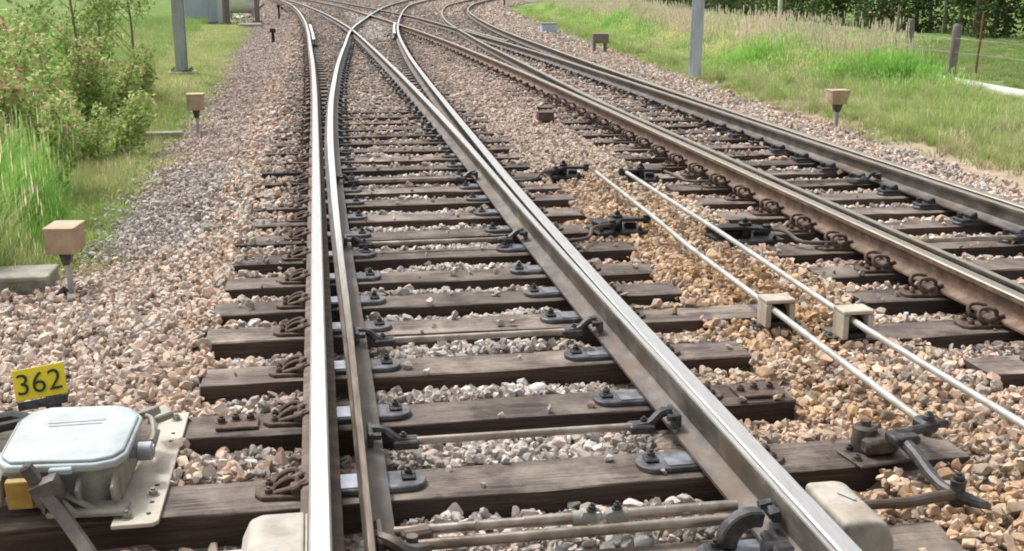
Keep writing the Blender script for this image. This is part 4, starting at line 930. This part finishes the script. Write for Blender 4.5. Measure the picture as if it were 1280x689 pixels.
# ------------------------------------------------------------------ boxes on posts, concrete, stakes
def post_box(x, y, zt_, w, d, h, zg, label, grp=None, mat='boxtan', rz=0, taper=None, post='darksteel'):
    t = empty('post_box', (x, y, zg), label, 'cable box', grp)
    b = BM(); box(b, (x, y, zt_ - h / 2), (w, d, h), (0, 0, rz), .006, seg=2)
    if taper: 
        for v in b.verts:
            if v.co.z < zt_ - h / 2: v.co.x = x + (v.co.x - x) * taper; v.co.y = y + (v.co.y - y) * taper
    bx_ = obj('box', b, M[mat], t)
    b = BM(); box(b, (x, y, zt_ + .003), (w + .012, d + .012, .010), (0, 0, rz), .003); obj('lid', b, M[mat], bx_)
    b = BM(); prism(b, [(-w * .24, 0), (w * .24, 0), (w * .10, -h * .55), (-w * .10, -h * .55)], -d * .22, d * .22, .003, M4=Matrix.Translation((x, y, zt_ - h)) @ Euler((math.pi / 2, 0, 0)).to_matrix().to_4x4())
    obj('bracket', b, M[post], t)
    b = BM(); tube(b, [(x, y, zt_ - h * 1.05), (x + .004, y, (zt_ + zg) / 2), (x, y, zg)], [w * .10, w * .095, w * .11], 10); obj('post', b, M['postgrey'], t)
    return t
GP = 'tan cable boxes on short posts'
pb = post_box(-1.575, 7.25, .125, .175, .24, .155, -.42, 'tan box on a short post at the left, standing next to a concrete block', GP, rz=-.10)
b = BM(); tube(b, smoothpts([(-1.70, 7.22, -.36), (-1.64, 7.20, -.31), (-1.59, 7.2, -.26)], 4), .022, 8); obj('cable', b, M['rubber'], pb)
post_box(-1.50, 14.7, .20, .20, .2, .19, -.4, 'small tan box on a thin post on the left shoulder below the lattice post', GP)
post_box(6.72, 14.25, .16, .26, .20, .18, -.38, 'brown tapered box on a short post beside the right-hand verge', GP, taper=.72)
t = post_box(2.82, 14.3, -.06, .20, .16, .10, -.30, 'small dark brown box in the pink ballast between the tracks', None, 'clip')
t = empty('cable_box', (7.02, 28.6, -.38), 'weathered grey-brown box on two legs beside the far right-hand rail', 'cable box')
b = BM(); box(b, (7.02, 28.6, .10), (.40, .25, .24), bev=.01); obj('box', b, M['oldwood'], t)
for s in (-1, 1):
    b = BM(); box(b, (7.02 + s * .14, 28.6, -.20), (.07, .07, .38), bev=.004); obj('leg', b, M['oldwood'], t)
t = empty('cable_box', (7.62, 38.2, -.38), 'pale grey low cabinet beside the distant right-hand rail', 'cable box')
b = BM(); box(b, (7.62, 38.2, -.12), (.5, .35, .40), bev=.01); obj('box', b, M['bluegrey'], t); b = BM(); box(b, (7.62, 38.2, .095), (.56, .4, .025), bev=.004); obj('lid', b, M['concrete'], t)
t = empty('concrete_block', (-2.0, 7.48, -.42), 'pale concrete trough block with a flat lid at the left edge', 'concrete block')
b = BM(); box(b, (-2.02, 7.48, -.33), (.60, .30, .19), bev=.008); obj('trough', b, M['concrete'], t)
b = BM(); box(b, (-2.03, 7.47, -.222), (.63, .33, .032), bev=.006); obj('lid', b, M['concrete'], t)
b = BM(); box(b, (-2.15, 14.45, -.29), (1.0, .15, .13), (0, 0, .02), .01); tag(obj('kerb_slab', b, M['concrete'], None), 'narrow mossy concrete slab lying in the grass edge at left', 'concrete slab')
b = BM(); box(b, (6.50, 11.9, -.335), (.10, 1.9, .05), (0, 0, .03), .01); tag(obj('edging_beam', b, M['concrete'], None), 'pale thin edging beam along the outer side of the right ballast', 'edging')
b = BM(); box(b, (-2.55, 47.2, -.30), (.9, .9, .22), bev=.03); tag(obj('concrete_footing', b, M['concrete'], None), 'pale concrete footing slab on the far left shoulder', 'footing')
for (x, y, h, lab) in ((-1.63, 54.5, .55, 'tiny dark stake on the far left shoulder, farther of the two'), (-1.22, 34.2, .35, 'tiny dark stake on the far left shoulder, nearer of the two'), (12.2, 76, .7, 'tiny dark stake at the top edge beyond the curving rails')):
    b = BM(); cyl(b, (x, y, -.35), (x, y, -.25 + h), .05, .045, n=8); box(b, (x, y, -.25 + h), (.16, .1, .12), bev=.01); tag(obj('marker_stake', b, M['oily'], None), lab, 'stake', 'dark marker stakes')

# ------------------------------------------------------------------ catenary posts
def hpost(x, y, h, w, mat, label, lean=0, base=True, d=None):
    t = empty('catenary_post', (x, y, -.4), label, 'post'); d = d or w; M4 = Matrix.Translation((x, y, -.3)) @ Matrix.Rotation(lean, 4, 'Y')
    b = BM()
    for s in (-1, 1): box(b, (0, s * (d / 2 - .008), h / 2), (w, .016, h), bev=.003)
    box(b, (0, 0, h / 2), (.012, d - .034, h), bev=.002); b.transform(M4); obj('mast', b, mat, t)
    if base:
        b = BM(); box(b, (x, y, -.30), (w + .34, d + .34, .16), bev=.02); obj('footing', b, M['concrete'], t)
        b = BM()
        for sx in (-1, 1):
            for sy in (-1, 1): hexbolt(b, (x + sx * (w / 2 + .06), y + sy * (d / 2 + .06), -.22), .03, .03, stud=.04)
        box(b, (x, y, -.215), (w + .18, d + .18, .03), bev=.004); obj('base_plate', b, M['darksteel'], t)
    return t
hpost(-2.66, 23.9, 7.5, .22, M['postgrey'], 'grey steel lineside post standing in the grass at left', 0)
hpost(7.27, 21.8, 7.5, .19, M['postlight'], 'light blue-grey steel lineside post beside the right-hand track', .012, base=False)
t = hpost(-2.36, 49.6, 6.5, .2, M['oldwood'], 'thin dark post far away at the top left of the track', 0)
b = BM()
for k, (s, z) in enumerate(((1, 1.0), (-1, .6), (1, .25))): tube(b, [(-2.36, 49.6, z), (-2.36 + s * .3, 49.6, z + .25)], .04, 6)
obj('bracket', b, M['oldwood'], t)

# distant cabinet, post and panel at the top left
t = empty('equipment_hut', (-4.55, 52.4, -.38), 'blue-grey equipment hut with a white corner trim at the top left', 'hut')
b = BM(); box(b, (-4.75, 52.6, .95), (1.5, 1.6, 2.5), bev=.02); w_ = obj('wall', b, M['bluegrey'], t)
b = BM(); box(b, (-4.02, 51.70, .95), (.16, .16, 2.6), bev=.01); obj('corner_trim', b, M['white'], t)
b = BM(); box(b, (-4.75, 52.6, -.34), (1.7, 1.8, .14), bev=.02); obj('plinth', b, M['concrete'], t)
b = BM(); box(b, (-4.75, 52.6, 2.26), (1.8, 1.9, .10), bev=.02); obj('roof', b, M['bluegrey'], t)
b = BM(); box(b, (-4.85, 51.79, .85), (.7, .03, 1.9), bev=.005); dr_ = obj('door', b, M['bluegrey'], t)
b = BM(); tube(b, [(-4.58, 51.76, .9), (-4.58, 51.73, .9), (-4.58, 51.73, .75)], .015, 6); obj('handle', b, M['darksteel'], dr_)
b = BM(); cyl(b, (-3.70, 50.8, -.4), (-3.66, 50.8, 6), .16, .13, n=12); cyl(b, (-3.70, 50.8, -.4), (-3.70, 50.8, -.25), .22, .19, n=12); tag(obj('wooden_pole', b, M['oldwood'], None, 60), 'dark round wooden pole right of the blue-grey hut', 'pole')
t = empty('storage_tank', (-3.6, 58, -.35), 'white rounded tank on low legs behind the dark wooden pole', 'tank')
b = BM(); cyl(b, (-4.1, 58, .55), (-2.9, 58, .55), .66, n=24, bev=.12); obj('tank', b, M['white'], t)
for x in (-4.0, -2.95):
    b = BM(); box(b, (x, 58, -.12), (.10, .8, .55), bev=.01); obj('leg', b, M['postgrey'], t)

# ------------------------------------------------------------------ fence posts and hedge
def fpost(x, y, h, r, lab, mat='oldwood', lean=(0, 0), grp='weathered fence posts by the white path', name='fence_post', n=9, square=False):
    b = BM(); zs = [(-.45, 1.06), (-.2, 1.03), (.3, 1.0), (h * .6, .98), (h - .39, .9), (h - .36, .6)]
    tube(b, [(x + lean[0] * (z + .4) + .008 * math.sin(z * 9), y + lean[1] * (z + .4), z) for z, _ in zs], [r * k for _, k in zs], n)
    return tag(obj(name, b, M[mat], None, 45), lab, 'fence post', grp)
fpost(11.63, 20.0, 1.12, .085, 'thick grey weathered fence post in front of the white path', lean=(.05, 0))
fpost(11.70, 21.7, 1.15, .075, 'grey fence post half hidden in seeding grass left of the thick one', lean=(-.03, 0))
fpost(13.6, 22.4, 1.25, .025, 'thin red-brown metal post beyond the white path', 'redpost', (.03, 0), 'thin posts beyond the white path')
fpost(13.9, 26.5, 1.3, .03, 'thin grey post behind the white path, left of the red-brown one', 'oldwood', (0, 0), 'thin posts beyond the white path')
fpost(19.3, 47, 2.2, .10, 'white painted post rising out of the seed heads at the top', 'white', grp='painted posts')
t = empty('wire_fence', (11.7, 22, -.4), 'slack grey wires strung between the weathered fence posts', 'wire')
for z in (.25, .5):
    b = BM(); tube(b, smoothpts([(11.5, 12, z), (11.63, 20.0, z), (11.68, 22, z - .03), (11.72, 23.9, z), (12.2, 30, z), (13.8, 42, z)], 4), .003, 5); obj('wire', b, M['postgrey'], t)

def leaves(P, size, tints, flat=.6, seed=1, aspect=.55):
    """a mesh of many small leaf faces at the points P"""
    rs = np.random.default_rng(seed); n = len(P); d = rs.normal(size=(n, 3)); d[:, 2] *= flat; d /= np.linalg.norm(d, axis=1, keepdims=True)
    u = np.cross(d, rs.normal(size=(n, 3))); u /= np.linalg.norm(u, axis=1, keepdims=True); s = size * rs.uniform(.5, 1.3, (n, 1))
    V = np.stack([P, P + d * s * .5 + u * s * aspect * .5, P + d * s, P + d * s * .5 - u * s * aspect * .5], 1).reshape(-1, 3)
    me = bpy.data.meshes.new('foliage'); me.vertices.add(n * 4); me.vertices.foreach_set('co', V.astype(np.float32).ravel())
    me.loops.add(n * 4); me.loops.foreach_set('vertex_index', np.arange(n * 4, dtype=np.int32)); me.polygons.add(n); me.polygons.foreach_set('loop_start', np.arange(0, n * 4, 4, dtype=np.int32))
    at = me.attributes.new('tint', 'FLOAT_COLOR', 'POINT'); T = np.concatenate([np.repeat(tints, 4, 0), np.ones((n * 4, 1))], 1); at.data.foreach_set('color', T.astype(np.float32).ravel())
    me.update(); me.validate(); me.materials.append(M['leaf']); return me
def blob_points(n, cs, seed):
    rs = np.random.default_rng(seed); out = []
    w = np.array([c[3] ** 2 * 1.0 for c in cs]); k = rs.choice(len(cs), n, p=w / w.sum()); C = np.array([c[:3] for c in cs])[k]; r = np.array([c[3] for c in cs])[k]
    v = rs.normal(size=(n, 3)); v /= np.linalg.norm(v, axis=1, keepdims=True); rad = r * rs.uniform(.35, 1.08, n) ** .6
    return C + v * rad[:, None] * np.array([1, 1, .85]), k
# hedge
rs = np.random.default_rng(5); cs = []
for s in np.linspace(0, 1, 46):
    x = np.interp(s, [0, .3, .62, 1], [24, 21.6, 21.2, 24]); y = np.interp(s, [0, .3, .62, 1], [14, 30, 48, 84])
    for z in (.2, 1.2, 2.4, 3.6): cs.append((x + .7 + rs.normal(0, .35), y + rs.normal(0, .4), z + rs.normal(0, .2), rs.uniform(.7, 1.15)))
P, k = blob_points(95000, cs, 3); P = P[P[:, 2] > -.38]; n = len(P)
cl = np.array([(.045, .075, .022), (.06, .10, .03), (.085, .13, .04), (.085, .06, .035), (.05, .05, .03)]); ci = np.clip((vnoise(P[:, 1], P[:, 2] * 2, 1.1, 4) * 1.6 + 2.0 + rs.normal(0, .9, n)).astype(int), 0, 4)
hd = empty('hedge', (21.8, 45, -.38), 'tall dark green and brown hedge along the field at the top right', 'hedge')
me = leaves(P - np.array([21.8, 45, -.38]), .17, cl[ci] * rs.uniform(.7, 1.4, (n, 1)), seed=9); o = link(bpy.data.objects.new('foliage', me), hd)
b = BM()
for s in np.linspace(0, 1, 60):
    x = np.interp(s, [0, .3, .62, 1], [24, 21.6, 21.2, 24]) + .8; y = np.interp(s, [0, .3, .62, 1], [14, 30, 48, 84])
    tube(b, [(x, y, -.4), (x + rs.normal(0, .2), y + rs.normal(0, .2), 1.2), (x + rs.normal(0, .3), y + rs.normal(0, .4), 3.0)], [.09, .06, .03], 6)
obj('stems', b, M['bark'], hd)
# bushes and saplings at left
def bush(x, y, h, w, label, seed, reds=.3, nleaf=2600, size=.085, grp='dock and shrub clumps in the left verge', yellow=.3, name='bush', dark=1.0):
    rs = np.random.default_rng(seed); t = empty(name, (x, y, -.4), label, 'bush', grp); cs = []; b = BM(); w *= 1.25; nleaf = int(nleaf * 2.8); size *= .74; ns = max(6, int(w * 8))
    for q in range(ns):
        a = rs.uniform(0, 6.28); r = w * .5 * math.sqrt(rs.random()); hh = h * rs.uniform(.6, 1.0); tx, ty = r * math.cos(a), r * math.sin(a)
        tube(b, smoothpts([(x + tx * .3, y + ty * .3, -.42), (x + tx * .6, y + ty * .6, -.4 + hh * .5), (x + tx, y + ty, -.4 + hh)], 3), [.014, .013, .012, .010, .009, .007, .004], 5)
        for z in np.linspace(.25, 1, 5): cs.append((tx * (.3 + .7 * z), ty * (.3 + .7 * z), hh * z, w * .16 * rs.uniform(.7, 1.3) * (1.15 - .45 * z)))
    obj('stems', b, M['bark'], t)
    P, k = blob_points(nleaf, cs, seed + 1); P[:, 2] = np.abs(P[:, 2]); n = len(P); hz = P[:, 2] / h
    base = np.array([(.23, .42, .10), (.34, .53, .15), (.47, .60, .23)])[rs.integers(0, 3, n)] * dark
    yl = np.array([.62, .64, .28]); m_ = (rs.random(n) < yellow)[:, None]; base = np.where(m_, yl, base)
    m_ = (rs.random(n) < reds * .42 * np.clip((hz - .45) * 2.2, 0, 1))[:, None]; base = np.where(m_, np.array([.52, .29, .24]) * rs.uniform(.6, 1.35, (n, 1)), base)
    link(bpy.data.objects.new('foliage', leaves(P, size, base * rs.uniform(.65, 1.35, (n, 1)), seed=seed + 2)), t)
bush(-3.15, 11.6, 1.15, 1.0, 'leafy dock clump with dense red seed spikes at the left edge', 1, .75, 3400, .085)
bush(-2.62, 11.0, .95, .8, 'green leafy clump with a few red tips in front of the taller red one', 2, .55, 2600, .075)
bush(-3.9, 14.2, 1.45, 1.3, 'broad clump with rusty red tops at the far left edge', 3, .7, 3600, .09)
bush(-3.1, 14.8, 1.25, 1.1, 'red-tipped clump just left of the thin sapling', 4, .6, 3200, .08)
bush(-2.45, 13.1, .80, .85, 'low yellow-green clump below the thin sapling', 5, .15, 2600, .07, yellow=.5)
bush(-3.0, 19.4, .9, 1.1, 'yellow-green bush with orange tips left of the grey steel post', 6, .35, 2800, .09, yellow=.45)
bush(-2.95, 16.8, .95, 1.0, 'low yellow-green clump between the sapling and the grey steel post', 8, .25, 2800, .075, yellow=.5)
bush(-3.6, 12.6, 1.5, 1.2, 'tallest full green clump behind the red-spiked docks at the left edge', 9, .3, 3600, .085)
bush(-4.1, 20, 1.5, 1.5, 'mixed green bush behind the sapling at the top left', 7, .3, 3200, .10)
def sapling(x, y, h, lab, seed):
    rs = np.random.default_rng(seed); t = empty('sapling', (x, y, -.4), lab, 'sapling', 'young trees in the left verge'); b = BM(); cs = []
    tube(b, smoothpts([(x, y, -.42), (x + .03, y, h * .3), (x - .04, y + .05, h * .65), (x + .05, y, h - .4)], 4), [.022 - .0013 * k for k in range(13)], 7)
    for q in range(16):
        z = h * rs.uniform(.25, .95); a = rs.uniform(0, 6.28); L = h * .22 * (1.2 - z / h) + .12; e = (x + L * math.cos(a), y + L * math.sin(a), z - .4 + L * .9)
        tube(b, [(x, y, z - .45), e], [.006, .003], 4); cs.append((e[0] - x, e[1] - y, e[2] + .4, .16 + rs.random() * .10)); cs.append(((e[0] - x) * .6, (e[1] - y) * .6, e[2] + .3, .13))
    obj('trunk', b, M['bark'], t); P, k = blob_points(2400, cs, seed); n = len(P)
    base = np.array([(.24, .38, .10), (.32, .46, .13), (.46, .52, .20)])[rs.integers(0, 3, n)] * rs.uniform(.65, 1.35, (n, 1))
    link(bpy.data.objects.new('crown', leaves(P, .07, base, seed=seed)), t)
sapling(-3.20, 16.4, 2.7, 'slim young tree with a bare dark stem above the red-tipped clumps', 21)
sapling(-3.28, 18.6, 2.9, 'slim pale-stemmed young tree just right of the dark-stemmed one', 22)
sapling(-2.95, 19.6, 2.6, 'slim young tree closest to the grey steel post', 23)

# ------------------------------------------------------------------ camera, light
cam = bpy.data.cameras.new('camera'); co = bpy.data.objects.new('camera', cam); COL.objects.link(co); scene.camera = co
cam.sensor_width = 36; cam.lens = 36 * CAM['f'] / 1280; cam.clip_start = .05; cam.clip_end = 3000
co.location = (0, 0, CAM['H']); co.rotation_euler = (math.pi / 2 - CAM['th'], 0, -CAM['psi'])
SUN_EL, SUN_AZ = R(58), R(-38)      # azimuth clockwise from +Y: light comes from the far left
sd = Vector((math.sin(SUN_AZ) * math.cos(SUN_EL), math.cos(SUN_AZ) * math.cos(SUN_EL), math.sin(SUN_EL)))
sun = bpy.data.lights.new('sun', 'SUN'); sun.energy = 2.2; sun.angle = R(8); sun.color = (1, .97, .92)
so = bpy.data.objects.new('sun', sun); COL.objects.link(so); so.rotation_euler = sd.to_track_quat('Z', 'Y').to_euler()
w = bpy.data.worlds.new('World'); scene.world = w; w.use_nodes = True; nt = w.node_tree; nt.nodes.clear()
sk = nt.nodes.new('ShaderNodeTexSky'); sk.sky_type = 'NISHITA'; sk.sun_disc = False; sk.sun_elevation = SUN_EL; sk.sun_rotation = SUN_AZ
sk.air_density = 1.2; sk.dust_density = 7; sk.ozone_density = .6
hs = nt.nodes.new('ShaderNodeHueSaturation'); hs.inputs['Saturation'].default_value = .28; hs.inputs['Value'].default_value = 1.16
bg = nt.nodes.new('ShaderNodeBackground'); bg.inputs['Strength'].default_value = .15; wo = nt.nodes.new('ShaderNodeOutputWorld')
nt.links.new(sk.outputs[0], hs.inputs['Color']); nt.links.new(hs.outputs[0], bg.inputs[0]); nt.links.new(bg.outputs[0], wo.inputs[0])
scene.view_settings.view_transform = 'Standard'; scene.view_settings.look = 'None'; scene.view_settings.exposure = 0
scene.cycles.pixel_filter_type = 'BLACKMAN_HARRIS'; scene.cycles.filter_width = 1.9
scene.cycles.max_bounces = 6; scene.cycles.transparent_max_bounces = 4
